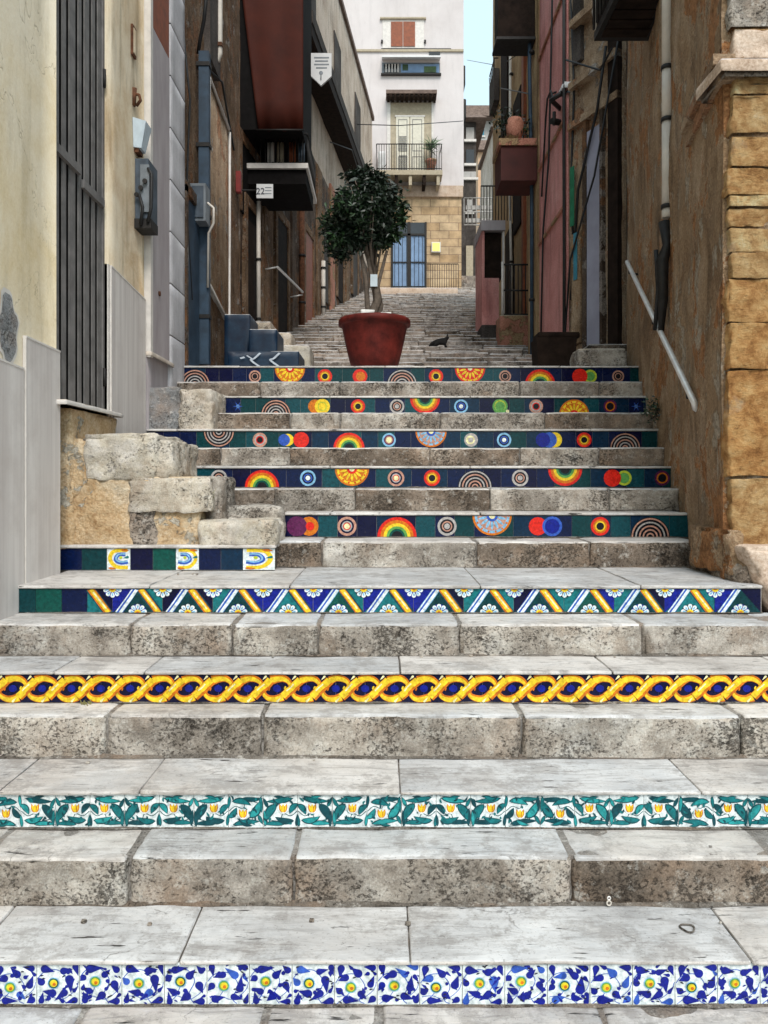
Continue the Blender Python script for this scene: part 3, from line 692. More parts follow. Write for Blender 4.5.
def motif(t, kind):
    c = .5
    def rings(cols, r0=.42):
        r = r0
        for q, m in enumerate(cols): t.disc(.0, c, r, m, 2+q, 20); r *= .74
    if kind == 'rainb': rainbow(t, 0, .02, 0, 180)
    elif kind == 'raint': rainbow(t, 0, .98, 180, 360)
    elif kind in ('arcb', 'arct'):
        v, a0, a1 = (.02, 0, 180) if kind == 'arcb' else (.98, 180, 360)
        t.disc(0, v, .90, 'g_black', 2, 20, a0, a1)
        for q in range(5): t.ring(0, v, .86-.17*q-.07, .86-.17*q, random.choice(['g_pink', 'g_grey', 'g_pink']), 3, 20, a0, a1)
    elif kind in ('ornt', 'orno', 'ornb', 'ornr'):
        v, a0, a1 = (.02, 0, 180) if kind == 'ornb' else (.98, 180, 360)
        t.disc(0, v, .90, 'g_red' if kind == 'ornr' else 'g_orange', 2, 20, a0, a1); t.disc(0, v, .80, 'g_sky' if kind == 'ornt' else 'g_yellow', 3, 20, a0, a1)
        t.disc(0, v, .68, 'g_pink' if kind == 'ornt' else ('g_red' if kind == 'ornr' else 'g_orange'), 4, 20, a0, a1)
        for q in range(7):
            a = R(a0+13+25.6*q); t.leaf(.24*math.cos(a), v+.24*math.sin(a), .66*math.cos(a), v+.66*math.sin(a), .13, 0, 'g_yellow' if kind != 'ornt' else 'g_sky', 5)
            a += R(13); t.disc(.74*math.cos(a), v+.74*math.sin(a), .05, 'g_red' if kind != 'ornt' else 'g_orange', 6, 8)
        t.disc(0, v, .26, 'g_blue2' if kind == 'ornt' else 'g_red', 7, 14, a0, a1); t.disc(0, v, .14, 'g_pale', 8, 12, a0, a1)
    elif kind == 'eye': rings(['g_red', 'g_orange', 'g_yellow', 'g_black'], .43)
    elif kind == 'eyed': rings(['g_purple', 'g_orange', 'g_black'], .40)
    elif kind == 'eyep': rings(['g_pink', 'g_grey', 'g_red', 'g_black'], .42)
    elif kind == 'rings': rings(['g_pink', 'g_navy', 'g_grey', 'g_red', 'g_pale'], .44)
    elif kind == 'ringpk': rings(['g_sky', 'g_purple', 'g_pink', 'g_pale'], .40)
    elif kind == 'ringp': rings(['g_grey', 'g_black', 'g_pink', 'g_black', 'g_grey'], .44)
    elif kind == 'ringd': rings(['g_pink', 'g_black', 'g_pink', 'g_black'], .36)
    elif kind == 'ringblue': rings(['g_sky', 'g_navy', 'g_blue2', 'g_navy', 'g_white'], .42)
    elif kind == 'star':
        t.disc(0, c, .10, 'g_sky', 2)
        for q in range(6): a = R(60*q); t.leaf(0, c, .3*math.cos(a), c+.3*math.sin(a), .05, 0, 'g_blue2', 3)
    elif kind == 'moon': t.disc(0, c, .40, 'g_grey', 2); t.disc(-.04, c, .26, 'g_pale', 3); t.disc(-.02, c, .15, 'g_grey', 4)
    elif kind == 'red': t.disc(0, c, .44, 'g_red', 2); t.disc(.04, c, .28, 'g_orange', 3)
    elif kind == 'purple': t.disc(.55, c, .44, 'g_orange', 2); t.disc(.0, c, .47, 'g_purple', 3); t.disc(.6, c, .2, 'g_red', 3)
    elif kind == 'redblue': t.disc(-.38, c, .42, 'g_red', 2); t.disc(.28, c, .46, 'g_blue2', 3); t.disc(.28, c, .34, 'g_blue', 4)
    elif kind == 'redblue2': t.disc(-.48, c, .36, 'g_yellow', 2); t.disc(-.68, c, .34, 'g_blue2', 3); t.disc(.3, c, .46, 'g_red', 4)
    elif kind == 'redgreen': t.disc(.42, c, .40, 'g_lime', 2); t.disc(.42, c, .28, 'g_mgreen', 3); t.disc(-.2, c, .46, 'g_red', 4)
    elif kind == 'bluemoon': t.disc(.36, c, .45, 'g_yellow', 2); t.disc(.06, c, .45, 'g_blue2', 3); t.disc(-.3, c, .42, 'g_blue', 4)
    elif kind == 'sun': t.disc(-.3, c, .42, 'g_orange', 2); t.disc(.14, c, .46, 'g_yellow', 3); t.ring(.14, c, .22, .28, 'g_lime', 4)
    elif kind == 'greend': t.disc(0, c, .46, 'g_mgreen', 2); t.disc(0, c+.04, .34, 'g_lime', 3, 14); t.disc(0, c, .3, 'g_mgreen', 4); t.disc(.45, .2, .1, 'g_pale', 3)
def make_paint_E(i, mot):
    d = LV[i][0]
    def pf(t, x0, x1, w_, first):
        x = X(279, 4.92) if i == 9 else x0
        x = x0
        while x < x1-.004:
            ww = min(w_, x1-x)
            if x1-x-ww < .03: ww = x1-x
            t.ground(x, ww, random.choice(['g_midblue', 'g_petrol', 'g_petrol', 'g_pgreen', 'g_navy', 'g_dteal', 'g_midblue'])); x += ww
        t.w = t.h
        for px, kind in mot:
            t.x0 = X(px, d)
            if t.x0-.9*t.h*.8 < x0 and kind not in ('eye', 'ringd', 'purple', 'arct', 'arcb', 'star'): continue
            motif(t, kind)
    return pf
tile_row(1, 'riser of white tiles with cobalt blue leaves and small yellow flowers, the lowest tiled riser', paint_A, -1.83+.06, 3.2, w_=.125)
tile_row(3, 'riser of white tiles with teal leaves and yellow tulips', paint_B, -1.80, 3.2, w_=.1242)
tile_row(5, 'riser of yellow interlaced scrolls on dark blue tiles', paint_C, -1.82, 3.2, w_=.1243)
tile_row(7, 'riser of half daisies between slanting blue and yellow bars', paint_D, -1.822, 1.875)
EL = {9: 'fifth', 11: 'sixth', 13: 'seventh', 15: 'eighth', 17: 'topmost'}
for i, (n_, mot, p0, p1) in ROWS.items():
    tile_row(i, 'riser of dark tiles with coloured circles and rainbows, the %s tiled riser from the bottom' % EL[i], make_paint_E(i, mot), LX+.005 if i in (11, 13, 15) else X(p0, LV[i][0]), X(p1, LV[i][0]), w_={9: .1247, 11: .1262, 13: .127, 15: .125, 17: .124}[i])
# short row at the foot of the side masonry
def paint_S(t, x0, x1, w_, first):
    d = t.y; bs = [57, 82, 107, 130.5, 153, 176, 199, 221, 243, 275]
    ms = ['g_midblue', 'g_pgreen', 'g_white', 'g_navy', 'g_green', 'g_white', 'g_midblue', 'g_petrol', 'g_white']
    for a, b_, m in zip(bs[:-1], bs[1:], ms):
        t.ground(X(a, d), X(b_, d)-X(a, d), m)
        if m == 'g_white':
            s = 1 if a < 150 else -1
            t.stroke([(.5+.38*s, .92), (.5-.2*s, .86), (.5-.36*s, .5), (.5-.1*s, .16), (.5+.4*s, .12)], .16, 'g_yellow', 1); t.stroke([(.5+.3*s, .72), (.5, .7), (.5-.12*s, .48), (.5+.1*s, .34), (.5+.4*s, .38)], .17, 'g_blue2', 2)
            t.stroke([(.5+.3*s, .74), (.5, .72), (.5-.1*s, .5), (.5+.1*s, .38), (.5+.4*s, .42)], .07, 'g_sky', 3)
            t.disc(.5+.1*s, .58, .07, 'g_lime', 4); t.leaf(.06, .1, .4, .06, .1, 0, 'g_orange', 4); t.leaf(.6, .93, .94, .9, .12, 0, 'g_orange', 4); t.drop(.88, .6, .7, .55, .06, 'g_teal', 4)
tile_row(8, 'short riser of plain dark and patterned tiles beneath the side masonry', paint_S, X(57, 4.44), X(275, 4.44), y=4.44, zb=E-.5227+.002, zt=E-.394)
mb = MB(); mb.rblock(X(57, 4.44), X(276, 4.44), 4.425, 4.62, E-.394, E-.374, 'tread_stone', 'tread_stone', .03, .006, .003, .003, 3, tone=.7)
mb.box(X(57, 4.44)+.01, X(275, 4.44)-.01, 4.446, 4.62, E-.53, E-.396, 'mortar'); mb.build('tread_slab', stair)
# ------------------------------------------------------------------ ground and upper street
def prof(d):
    if d < 8.45: return E+1.032
    if d < 13: return E+1.032+(d-8.45)*.24
    return E+1.032+4.55*.24+(d-13)*.317
mb = MB()
ys = [-150, -40, -10, 1.85, 4, 7.0, 8.45, 13, 29, 34, 60, 90, 200]
def gz(y):
    if y <= 1.85: return 0.0
    if y < 7: return (y-1.85)/5.15*(E+.75) - .25 if y > 2.2 else -.1
    if y < 34: return prof(y)-.25
    return prof(34)-.25+(y-34)*.06
xs_ = [-200, -60, -20, -8, -4, 0, 4, 8, 20, 60, 200]
for y in ys:
    for x in xs_: mb.v.append((x, y, gz(y)))
n = len(xs_)
for j in range(len(ys)-1):
    for i in range(n-1): mb.face([j*n+i, j*n+i+1, (j+1)*n+i+1, (j+1)*n+i], 'ground_stone')
g = mb.build('ground', loc=(0, 0, 0)); g['kind'] = 'structure'

upper = thing('upper_stairway', (0, 8.45, E+1.03), 'long flight of rough grey steps rising beyond the flower pot towards the white house', 'stairway')
d = 8.45; i = 0; mb = MB()
while d < 27.6:
    run = .66 if d < 13 else .47
    z1 = prof(d+run) if d+run < 27.6 else prof(27.6)
    zt = prof(d)+(prof(min(d+run, 28))-prof(d))
    zb = prof(d)
    mb = MB()
    xl = -2.6 if d < 10.2 else -3.63+.114*d-.1
    xr = 2.3 if d < 11 else 2.7 if d < 17.6 else 4.2
    x = xl
    while x < xr:
        L = random.uniform(.45, .95); x2 = min(xr, x+L)
        if xr-x2 < .2: x2 = xr
        far = d > 16
        mb.rblock(x+.005, x2-.005, d+random.uniform(-.025, .025), d+run+.05, zb-.06, zt+random.uniform(-.012, .012), 'tread_stone_grey' if random.random() < .7 else 'tread_stone', 'street_stone' if random.random() < .75 else 'riser_stone_dark', .12 if far else .07, .02, .008, .02, i+int(x*10), (0, 0), .2+.6*random.random(), 7)
        x = x2
    mb.build('stone_step', upper); d += run; i += 1
mb = MB(); mb.box(-3, 5, 27.7, 34, prof(27.7)-.5, prof(27.7)+.03, 'street_stone'); lt = mb.build('landing', upper)

# ------------------------------------------------------------------ left: cream building
def P3(px, py, d): return (X(px, d), d, Z(py, d))
B = thing('cream_building', (-1.83, 3.5, 0), 'cream plastered building front with grey wainscot at the left edge', 'building')
mb = MB()
mb.wall((-1.83, -2.0), (-1.83, 4.30), 0, 8, 'cream', 3, .004, .2, 1)
mb.build('wall', B)
mb = MB(); mb.wall((-1.845, 5.13), (-1.845, 5.92), E-.3, 8, 'cream_side', 2.5, .004, .15, 2); mb.build('wall', B)
mb = MB(); mb.box(-4, -1.97, 4.28, 5.15, .8, 8, 'dark_wall'); mb.box(-4, -1.835, 4.25, 5.18, 6.5, 8, 'cream_side'); mb.build('wall', B)
# wainscot slabs
def wains(y0, y1, xf, z0, z1a, z1b, name='wainscot_panel'):
    mb = MB(); t = .014
    mb.quadpts([(xf-t-.02, y0, z0), (xf, y0, z0), (xf, y1, z0), (xf-t-.02, y1, z0), (xf-t-.02, y0, z1a), (xf, y0, z1a), (xf, y1, z1b), (xf-t-.02, y1, z1b)], 'wainscot')
    e = .006
    mb.box(xf-t, xf+.002, y0-.004, y0+.001, z0, z1a+.002, 'sill_edge')
    mb.quadpts([(xf-t-.02, y0, z1a), (xf+.003, y0, z1a), (xf+.003, y1, z1b), (xf-t-.02, y1, z1b), (xf-t-.02, y0, z1a+.01), (xf+.003, y0, z1a+.01), (xf+.003, y1, z1b+.01), (xf-t-.02, y1, z1b+.01)], 'sill_edge')
    return mb.build(name, B)
wains(3.90, 4.31, -1.812, E-.55, E+.722, E+.713)
wains(3.45, 3.885, -1.816, E-.70, E+.575, E+.555)
wains(2.4, 3.44, -1.818, E-1.3, E+.575, E+.57)
wains(5.165, 5.91, -1.828, E-.3, E+1.43, E+1.375)
mb = MB(); mb.box(-1.92, -1.836, 5.13, 5.16, E+.3, E+1.44, 'sill_edge'); mb.build('door_jamb', B)
# patch of bare mortar in the cream plaster
mb = MB(); c = []
for k in range(26):
    a = 2*math.pi*k/26; rr = 1+.35*N(math.cos(a)*2, math.sin(a)*2, 3, 1, 2)
    c.append((-1.8245, 3.745+.085*rr*math.cos(a), E+.74+.15*rr*math.sin(a)))
mb.poly(c, 'cement'); mb.poly([(p[0]-.003, 3.745+(p[1]-3.745)*1.22, E+.74+(p[2]-E-.74)*1.14) for p in c], 'sill_edge'); mb.build('plaster_patch', B)
# gate
G = thing('metal_gate', (-1.86, 4.7, E+.45), 'tall dark grey gate of narrow vertical metal slats in the cream building', 'gate')
mb = MB(); mb.box(-1.96, -1.892, 4.30, 5.14, E+.44, 6.6, 'gate_back'); mb.build('back_panel', G)
y = 4.35; k = 0
while y < 5.08:
    wd = (.075, .05, .085, .045)[k % 4]; mb = MB(); mb.box(-1.877, -1.868, y, y+wd, E+.46, 6.5, 'gate_metal')
    mb.build('slat', G); y += wd+.05; k += 1
mb = MB(); mb.box(-1.867, -1.845, 4.335, 4.70, E+1.86, E+1.91, 'gate_metal'); mb.build('cross_rail', G)
mb = MB(); mb.box(-1.867, -1.845, 4.74, 5.09, E+1.80, E+1.85, 'gate_metal'); mb.build('cross_rail', G)
mb = MB(); mb.box(-1.90, -1.86, 4.305, 4.33, E+.45, 6.5, 'gate_metal'); mb.build('gate_frame', G)
mb = MB(); mb.box(-1.90, -1.86, 5.095, 5.125, E+.45, 6.5, 'gate_metal'); mb.build('gate_frame', G)
for z in (.62, 2.6):
    mb = MB(); mb.tube([(-1.852, 5.1, E+z), (-1.852, 5.1, E+z+.12)], .011, 'dark_iron', 8); mb.build('hinge', G)
mb = MB(); mb.rblock(-1.96, -1.755, 4.26, 5.19, E+.418, E+.447, 'marble_sill', 'sill_edge', .06, .006, .002, .001, 3); mb.build('door_sill', B)

# things fixed on the cream wall
Mb = thing('electric_meter_box', (-1.78, 5.75, E+1.86), 'dark grey electric meter box with black conduit fixed on the cream wall', 'meter box')
mb = MB(); mb.box(-1.842, -1.745, 5.70, 5.93, E+1.93, E+2.38, 'box_blue'); mb.build('casing', Mb)
mb = MB(); mb.box(-1.80, -1.735, 5.684, 5.70, E+1.98, E+2.33, 'box_grey'); mb.build('lid', Mb)
mb = MB(); mb.box(-1.842, -1.72, 5.68, 5.86, E+1.86, E+1.93, 'dark_iron')
mb.tube([(-1.74, 5.68, E+2.3), (-1.71, 5.67, E+2.25), (-1.715, 5.67, E+2.0), (-1.74, 5.67, E+1.9)], .012, 'cable', 8)
mb.tube([(-1.80, 5.66, E+2.1), (-1.77, 5.65, E+2.0), (-1.79, 5.66, E+1.88)], .012, 'cable', 8); mb.build('conduit', Mb)
mb = MB()
for k in range(3): mb.tube([(-1.82+k*.03, 5.672, E+2.1+.05*k), (-1.82+k*.03, 5.66, E+2.1+.05*k)], .018, 'dark_iron', 10)
mb.build('knob', Mb)
Lb = thing('wall_lamp', (-1.80, 5.7, E+2.43), 'small pale wedge shaped lamp above the meter box', 'lamp')
mb = MB(); mb.quadpts([(-1.842, 5.66, E+2.45), (-1.79, 5.68, E+2.45), (-1.79, 5.78, E+2.45), (-1.842, 5.8, E+2.45), (-1.842, 5.64, E+2.66), (-1.75, 5.66, E+2.64), (-1.75, 5.80, E+2.64), (-1.842, 5.82, E+2.66)], 'bluewhite'); mb.build('housing', Lb)
mb = MB(); mb.box(-1.842, -1.81, 5.68, 5.78, E+2.42, E+2.449, 'rust_iron'); mb.build('bracket', Lb)
mb = MB(); mb.box(-1.842, -1.826, 5.60, 5.68, E+3.1, E+3.32, 'rust_iron'); mb.box(-1.826, -1.823, 5.615, 5.665, E+3.12, E+3.3, 'cream_side')
tag(mb.build('house_plaque'), 'small rust edged plaque high on the cream wall', 'plaque')
mb = MB(); mb.tube([(-1.842, 5.66, E+2.84), (-1.80, 5.66, E+2.83), (-1.79, 5.66, E+2.79), (-1.82, 5.66, E+2.75)], .012, 'rust_iron', 8); mb.tube([(-1.842, 5.66, E+2.75), (-1.834, 5.66, E+2.88)], .018, 'rust_iron', 8)
tag(mb.build('iron_hook'), 'rusty iron hook on the cream wall above the pale lamp', 'hook')

# ------------------------------------------------------------------ lavender building
B2 = thing('lavender_building', (-1.80, 6.4, E), 'narrow lavender grey house front between the cream wall and the older facades', 'building')
mb = MB(); mb.wall((-1.83, 5.93), (-1.83, 6.99), E-.4, 9, 'lavender', 2.5, .003, .15, 4); mb.build('wall', B2)
mb = MB(); mb.box(-1.86, -1.795, 5.925, 5.985, E+.95, 9, 'sill_edge'); mb.build('pilaster', B2)
mb = MB(); mb.box(-1.90, -1.812, 5.99, 6.50, E+1.0, E+3.55, 'lavender'); mb.build('door_panel', B2)
mb = MB(); mb.box(-1.90, -1.815, 5.99, 6.50, E+3.56, E+4.8, 'wood_shutter'); mb.build('transom', B2)
mb = MB(); mb.rblock(-1.86, -1.785, 5.92, 6.56, E+.955, E+.99, 'marble_sill', 'marble_sill', .05, .006, .002, .002, 5); mb.build('door_sill', B2)
mb = MB(); mb.tube([(-1.812, 6.2, E+1.5), (-1.80, 6.2, E+1.5)], .02, 'rust_iron', 10); mb.build('handle', B2)
for k in range(12):
    z0 = E+.35+k*.44; mb = MB(); mb.rblock(-1.86, -1.806, 6.52, 6.985, z0, z0+.434, 'quoin', 'quoin', .1, .006, .001, .001, k); mb.build('quoin', B2)

# ------------------------------------------------------------------ old left facades
B3 = thing('crumbling_house', (-1.87, 8.4, prof(8)), 'old brown house front with peeling plaster and a blue drainpipe on the left', 'building')
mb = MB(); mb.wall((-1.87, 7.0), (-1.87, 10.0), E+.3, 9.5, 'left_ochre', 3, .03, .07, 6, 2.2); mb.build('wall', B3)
mb = MB()   # surviving sheet of render with pale broken edges
n = 22; b0 = 0
for k in range(n+1):
    y = 8.02+1.06*k/n
    mb.v += [(-1.835+.01*N(y, 2, 2, 5), y, E+2.07-.22*k/n+.03*N(y, 1, 2, 9)), (-1.835+.01*N(y, 7, 2, 5), y, E+4.22-.12*k/n+.04*N(y, 5, 3, 9)), (-1.90, y, E+2.07-.22*k/n), (-1.90, y, E+4.22-.12*k/n)]
for k in range(n):
    a = b0+4*k; mb.face([a, a+4, a+5, a+1], 'old_tan', True); mb.face([a+2, a+6, a+4, a], 'sill_edge'); mb.face([a+1, a+5, a+7, a+3], 'sill_edge')
mb.face([b0, b0+1, b0+3, b0+2], 'sill_edge'); e = b0+4*n; mb.face([e+2, e+3, e+1, e], 'sill_edge'); mb.build('render_sheet', B3)
mb = MB(); mb.tube([(-1.82, 8.03, E+2.1), (-1.825, 8.02, E+3.1), (-1.82, 8.03, E+4.2), (-1.82, 9.05, E+4.12)], .016, 'sill_edge', 6); mb.build('edge_bead', B3)
mb = MB(); mb.tube([(-1.82, 8.05, E+2.04), (-1.82, 8.5, E+1.95), (-1.82, 9.06, E+1.84), (-1.82, 9.08, E+2.9), (-1.82, 9.08, E+4.1)], .016, 'sill_edge', 6); mb.build('edge_bead', B3)
mb = MB(); mb.box(-1.90, -1.82, 7.1, 7.58, E+1.0, E+2.62, 'pipe_blue'); mb.build('door', B3)
mb = MB(); mb.box(-1.90, -1.80, 7.02, 7.09, E+1.0, E+2.7, 'left_old'); mb.box(-1.90, -1.80, 7.02, 7.62, E+2.64, E+2.74, 'left_old'); mb.build('door_frame', B3)
mb = MB(); mb.box(-1.90, -1.805, 8.0, 8.5, E+4.4, E+6.4, 'dark_wall'); mb.build('window', B3)
Dp = thing('drainpipe', (-1.80, 7.66, E+1.2), 'square slate blue drainpipe running down the old wall left of the stairs', 'drainpipe')
mb = MB(); mb.box(-1.835, -1.735, 7.62, 7.70, E+1.15, E+4.25, 'pipe_blue'); mb.build('pipe', Dp)
for z in (1.6, 2.6, 3.3, 4.1):
    mb = MB(); mb.box(-1.86, -1.725, 7.61, 7.71, E+z, E+z+.04, 'dark_iron'); mb.build('clamp', Dp)
Eb = thing('junction_box', (-1.78, 7.5, E+2.5), 'grey junction box in front of the blue drainpipe', 'junction box')
mb = MB(); mb.box(-1.87, -1.72, 7.42, 7.60, E+2.5, E+2.86, 'box_grey'); mb.build('casing', Eb)
mb = MB(); mb.box(-1.85, -1.74, 7.405, 7.42, E+2.53, E+2.83, 'box_blue'); mb.build('lid', Eb)
mb = MB(); mb.tube([(-1.72, 7.5, E+2.7), (-1.66, 7.5, E+2.65), (-1.66, 7.5, E+2.5), (-1.72, 7.55, E+2.42), (-1.74, 7.6, E+1.9)], .012, 'pipe_white', 8); mb.build('conduit', Eb)
mb = MB(); mb.tube([P3(208, -20, 7.4), P3(204, 20, 7.5), P3(200, 40, 7.6), P3(198, 54, 7.65)], .018, 'cable', 8); tag(mb.build('cable'), 'thick black cable dropping into the top of the blue drainpipe', 'cable')
Wp = thing('water_pipe', (-1.72, 8.6, E+3), 'thin pale water pipe bending at a bracket on the upper left wall', 'pipe')
mb = MB(); mb.tube([(-1.79, 8.4, 9.0), (-1.79, 8.4, E+4.65), (-1.81, 8.4, E+4.58), (-1.86, 8.4, E+4.58)], .028, 'pipe_white', 10); mb.build('pipe', Wp)
mb = MB(); mb.box(-1.90, -1.76, 8.36, 8.42, E+4.72, E+4.76, 'rust_iron'); mb.build('bracket', Wp)

def walldir(px):           # the bent facade on the far left: plan point at this picture column
    dd = 2795.0/(472-px); return (-3.63+.114*dd, dd)
B4 = thing('bent_street_house', (-1.9, 16, prof(16)), 'long tan house following the bend on the left, with a long dark eave', 'building')
a, b_ = (-2.49, 10.0), (-.43, 28.0)
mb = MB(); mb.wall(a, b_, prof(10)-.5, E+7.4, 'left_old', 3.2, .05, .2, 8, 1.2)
mb.build('wall', B4)
mb = MB(); mb.wall((a[0], a[1]), b_, E+7.4, E+13.1, 'upper_tan', 3.2, .03, .3, 9, 1.0); mb.build('upper_wall', B4)
tdir = Vector((b_[0]-a[0], b_[1]-a[1], 0)).normalized(); nrm = Vector((tdir.y, -tdir.x, 0))
def onwall(d, off=0.0, z=0.0):
    t = (d-a[1])/(b_[1]-a[1]); p = Vector((a[0]+(b_[0]-a[0])*t, d, z)); return p+nrm*off
def wallbox(mb, d0, d1, o0, o1, z0, z1, m):
    c = [onwall(d0, o0), onwall(d0, o1), onwall(d1, o1), onwall(d1, o0)]
    mb.quadpts([(q.x, q.y, z0) for q in c]+[(q.x, q.y, z1) for q in c], m)
mb = MB(); wallbox(mb, 10, 28.1, -.2, .07, E+13.1, E+13.25, 'roof_tile'); mb.build('roof_edge', B4)
# long dark eave / gallery seen from below
mb = MB(); wallbox(mb, 15.2, 26, -.05, .48, E+8.75, E+9.1, 'wood_dark'); wallbox(mb, 15.2, 26, .44, .50, E+9.0, E+9.25, 'dark_wall')
mb.build('eave', B4)
for d0, d1, z0, z1, m in ((12.3, 13.1, 2.0, 4.4, 'wood_dark'), (14.2, 15.0, 2.6, 4.9, 'wood_dark'), (12.0, 12.9, 4.2, 5.3, 'gate_back'), (16.6, 17.4, 3.2, 5.4, 'wood_shutter'), (18.6, 19.3, 4.4, 6.4, 'dark_wall'), (20.6, 21.5, 4.9, 7.0, 'wood_dark'), (23.2, 24.2, 5.6, 7.9, 'dark_wall')):  # the black panel is added, painting the shade behind the balcony slab
    mb = MB(); wallbox(mb, d0, d1, -.08, .035, E+z0, E+z1, m); dr = mb.build('door', B4)
    mb = MB(); wallbox(mb, d0-.14, d0-.003, -.05, .06, E+z0, E+z1+.15, 'left_ochre'); wallbox(mb, d1+.003, d1+.14, -.05, .06, E+z0, E+z1+.15, 'left_ochre'); wallbox(mb, d0, d1, -.05, .06, E+z1+.003, E+z1+.15, 'left_ochre'); mb.build('door_frame', B4)
for d0, d1, z0, z1 in ((16.8, 17.8, 9.6, 11.4), (20.2, 21.2, 9.9, 11.8), (23.8, 24.9, 10.1, 12.0)):
    mb = MB(); wallbox(mb, d0, d1, -.08, .03, E+z0, E+z1, 'dark_wall'); mb.build('window', B4)
for d0, col in ((13.35, 'left_ochre'), (15.4, 'left_old'), (17.9, 'left_ochre'), (19.6, 'pink_old'), (22, 'left_ochre')):
    mb = MB(); wallbox(mb, d0, d0+.55, -.05, .045, prof(d0)-.3, E+5.2+d0*.12, col); mb.build('pilaster', B4)
# enclosed bay with red-brown awning sheet
bay = MB(); bay.box(-2.9, -1.28, 12.0, 13.6, E+5.46, E+9.2, 'gate_back'); bay.build('bay', B4)
Aw = thing('awning_sheet', (-1.6, 11.95, E+5.45), 'large dark red brown awning sheet hanging from the bay on the left', 'awning')
mb = MB(); n = 24; b0 = 0
for k in range(n+1):
    wv = .012*math.sin(k*.5)
    for j in range(9):
        xl_ = 258-28*j/8; x = X(xl_, 11.9)+(X(303, 11.9)-X(xl_, 11.9))*k/n
        mb.v.append((x, 11.93+wv*(1-j/10)+.01*N(x, j, 0, 3), E+5.42+3.6*j/8+(.015*math.sin(k*.8) if j == 0 else 0)))
for k in range(n):
    for j in range(8): q = k*9+j; mb.face([q, q+9, q+10, q+1], 'awning', True)
for k in range(n):
    for j in range(8): pass
o = mb.build('cloth', Aw); sm = o.modifiers.new('s', 'SOLIDIFY'); sm.thickness = .008
mb = MB(); mb.tube([(X(256, 11.9), 11.92, E+5.42), (X(304, 11.9), 11.92, E+5.42)], .014, 'dark_iron', 8); mb.build('bottom_bar', Aw)
# balcony under it
Bc = thing('balcony', (-1.55, 12.8, E+5.0), 'narrow balcony with pale slab edge and potted clutter under the red awning sheet', 'balcony', 'balconies over the alley')
mb = MB(); mb.box(-2.6, X(308, 12.3), 12.3, 13.9, Z(168, 12.3), Z(163, 12.3), 'sill_edge'); mb.build('slab', Bc)
mb = MB(); mb.box(-2.6, X(306, 12.35), 12.36, 13.6, Z(184, 12.36), Z(168, 12.3)-.003, 'gate_back'); mb.build('bracket', Bc)  # black box added under the slab, standing in for the shaded void there
mb = MB(); x = -2.05
while x < X(307, 12.3): mb.tube([(x, 12.33, Z(163, 12.3)), (x, 12.33, Z(133, 12.3))], .008, 'dark_iron', 6); x += .075
mb.tube([(-2.05, 12.33, Z(133, 12.3)), (X(307, 12.3), 12.33, Z(133, 12.3))], .014, 'dark_iron', 6)
y = 12.4
while y < 13.8: mb.tube([(X(307, 12.3), y, Z(163, 12.3)), (X(307, 12.3), y, Z(133, 12.3))], .008, 'dark_iron', 6); y += .09
mb.tube([(X(307, 12.3), 12.33, Z(133, 12.3)), (X(307, 12.3), 13.8, Z(133, 12.3))], .014, 'dark_iron', 6); mb.build('railing', Bc)
for k, (px, m) in enumerate(((268, 'sill_edge'), (277, 'tan_trim'), (289, 'wood_shutter'), (298, 'box_blue'))):
    mb = MB(); n = 7; x0 = X(px, 12.5); b0 = 0
    for q in range(n+1):
        for j in (0, 1): mb.v.append((x0+.016*q, 12.45+.02*math.sin(q*2.1+k), Z(162, 12.4)+.02 if j == 0 else Z(136+k*2, 12.4)))
    for q in range(n): mb.face([2*q, 2*q+2, 2*q+3, 2*q+1], m, True)
    o = mb.build('hanging_cloth'); o.modifiers.new('s', 'SOLIDIFY').thickness = .006
    tag(o, ['white cloth at the left end of the balcony railing', 'tan cloth beside the white one on the balcony railing', 'brown cloth right of the middle of the balcony railing', 'blue grey cloth at the right end of the balcony railing'][k], 'cloth', 'cloths hanging on the balcony railing')
# street-number style sign and pentagon sign
Sg = thing('hanging_sign', (X(264, 11.2), 11.2, Z(198, 11.2)), 'small white rectangular sign projecting from the left wall at mid height', 'sign')
mb = MB(); mb.box(X(256.5, 11.2), X(273, 11.2), 11.2, 11.22, Z(198, 11.2), Z(184, 11.2), 'sign_white'); mb.build('board', Sg)
mb = MB()
def stext(s, x, y, z, size, m, parent, name='lettering', rot=(90, 0, 0)):
    cu = bpy.data.curves.new('letters', 'FONT'); cu.body = s; cu.size = size; cu.extrude = .002; cu.align_x = 'CENTER'; cu.align_y = 'CENTER'
    cu.materials.append(M[m]); tmp = bpy.data.objects.new('letters', cu); COL.objects.link(tmp); bpy.context.view_layer.update(); me = bpy.data.meshes.new_from_object(tmp.evaluated_get(bpy.context.evaluated_depsgraph_get())); bpy.data.objects.remove(tmp); o = bpy.data.objects.new(name, me); COL.objects.link(o)
    o.rotation_euler = tuple(R(v) for v in rot); o.location = Vector((x, y, z)); 
    if parent: o.parent = parent; o.location = Vector((x, y, z))-worigin(parent)
    return o
stext('22', X(260.5, 11.2), 11.196, Z(191.5, 11.2), .13, 'sign_ink', Sg)
mb = MB()
for k in range(3): mb.box(X(265, 11.2), X(271.5, 11.2), 11.197, 11.2, Z(188+k*3, 11.2), Z(187.2+k*3, 11.2), 'box_grey')
mb.build('fine_print', Sg)
mb = MB(); mb.tube([(X(256.5, 11.2)-.5, 11.21, Z(190, 11.2)), (X(257, 11.2), 11.21, Z(190, 11.2))], .012, 'dark_iron', 8); mb.build('bracket', Sg)
Pg = thing('pentagon_sign', (X(321, 13.5), 13.5, Z(85, 13.5)), 'white five sided sign with fine grey lines projecting high on the left', 'sign')
d = 13.5
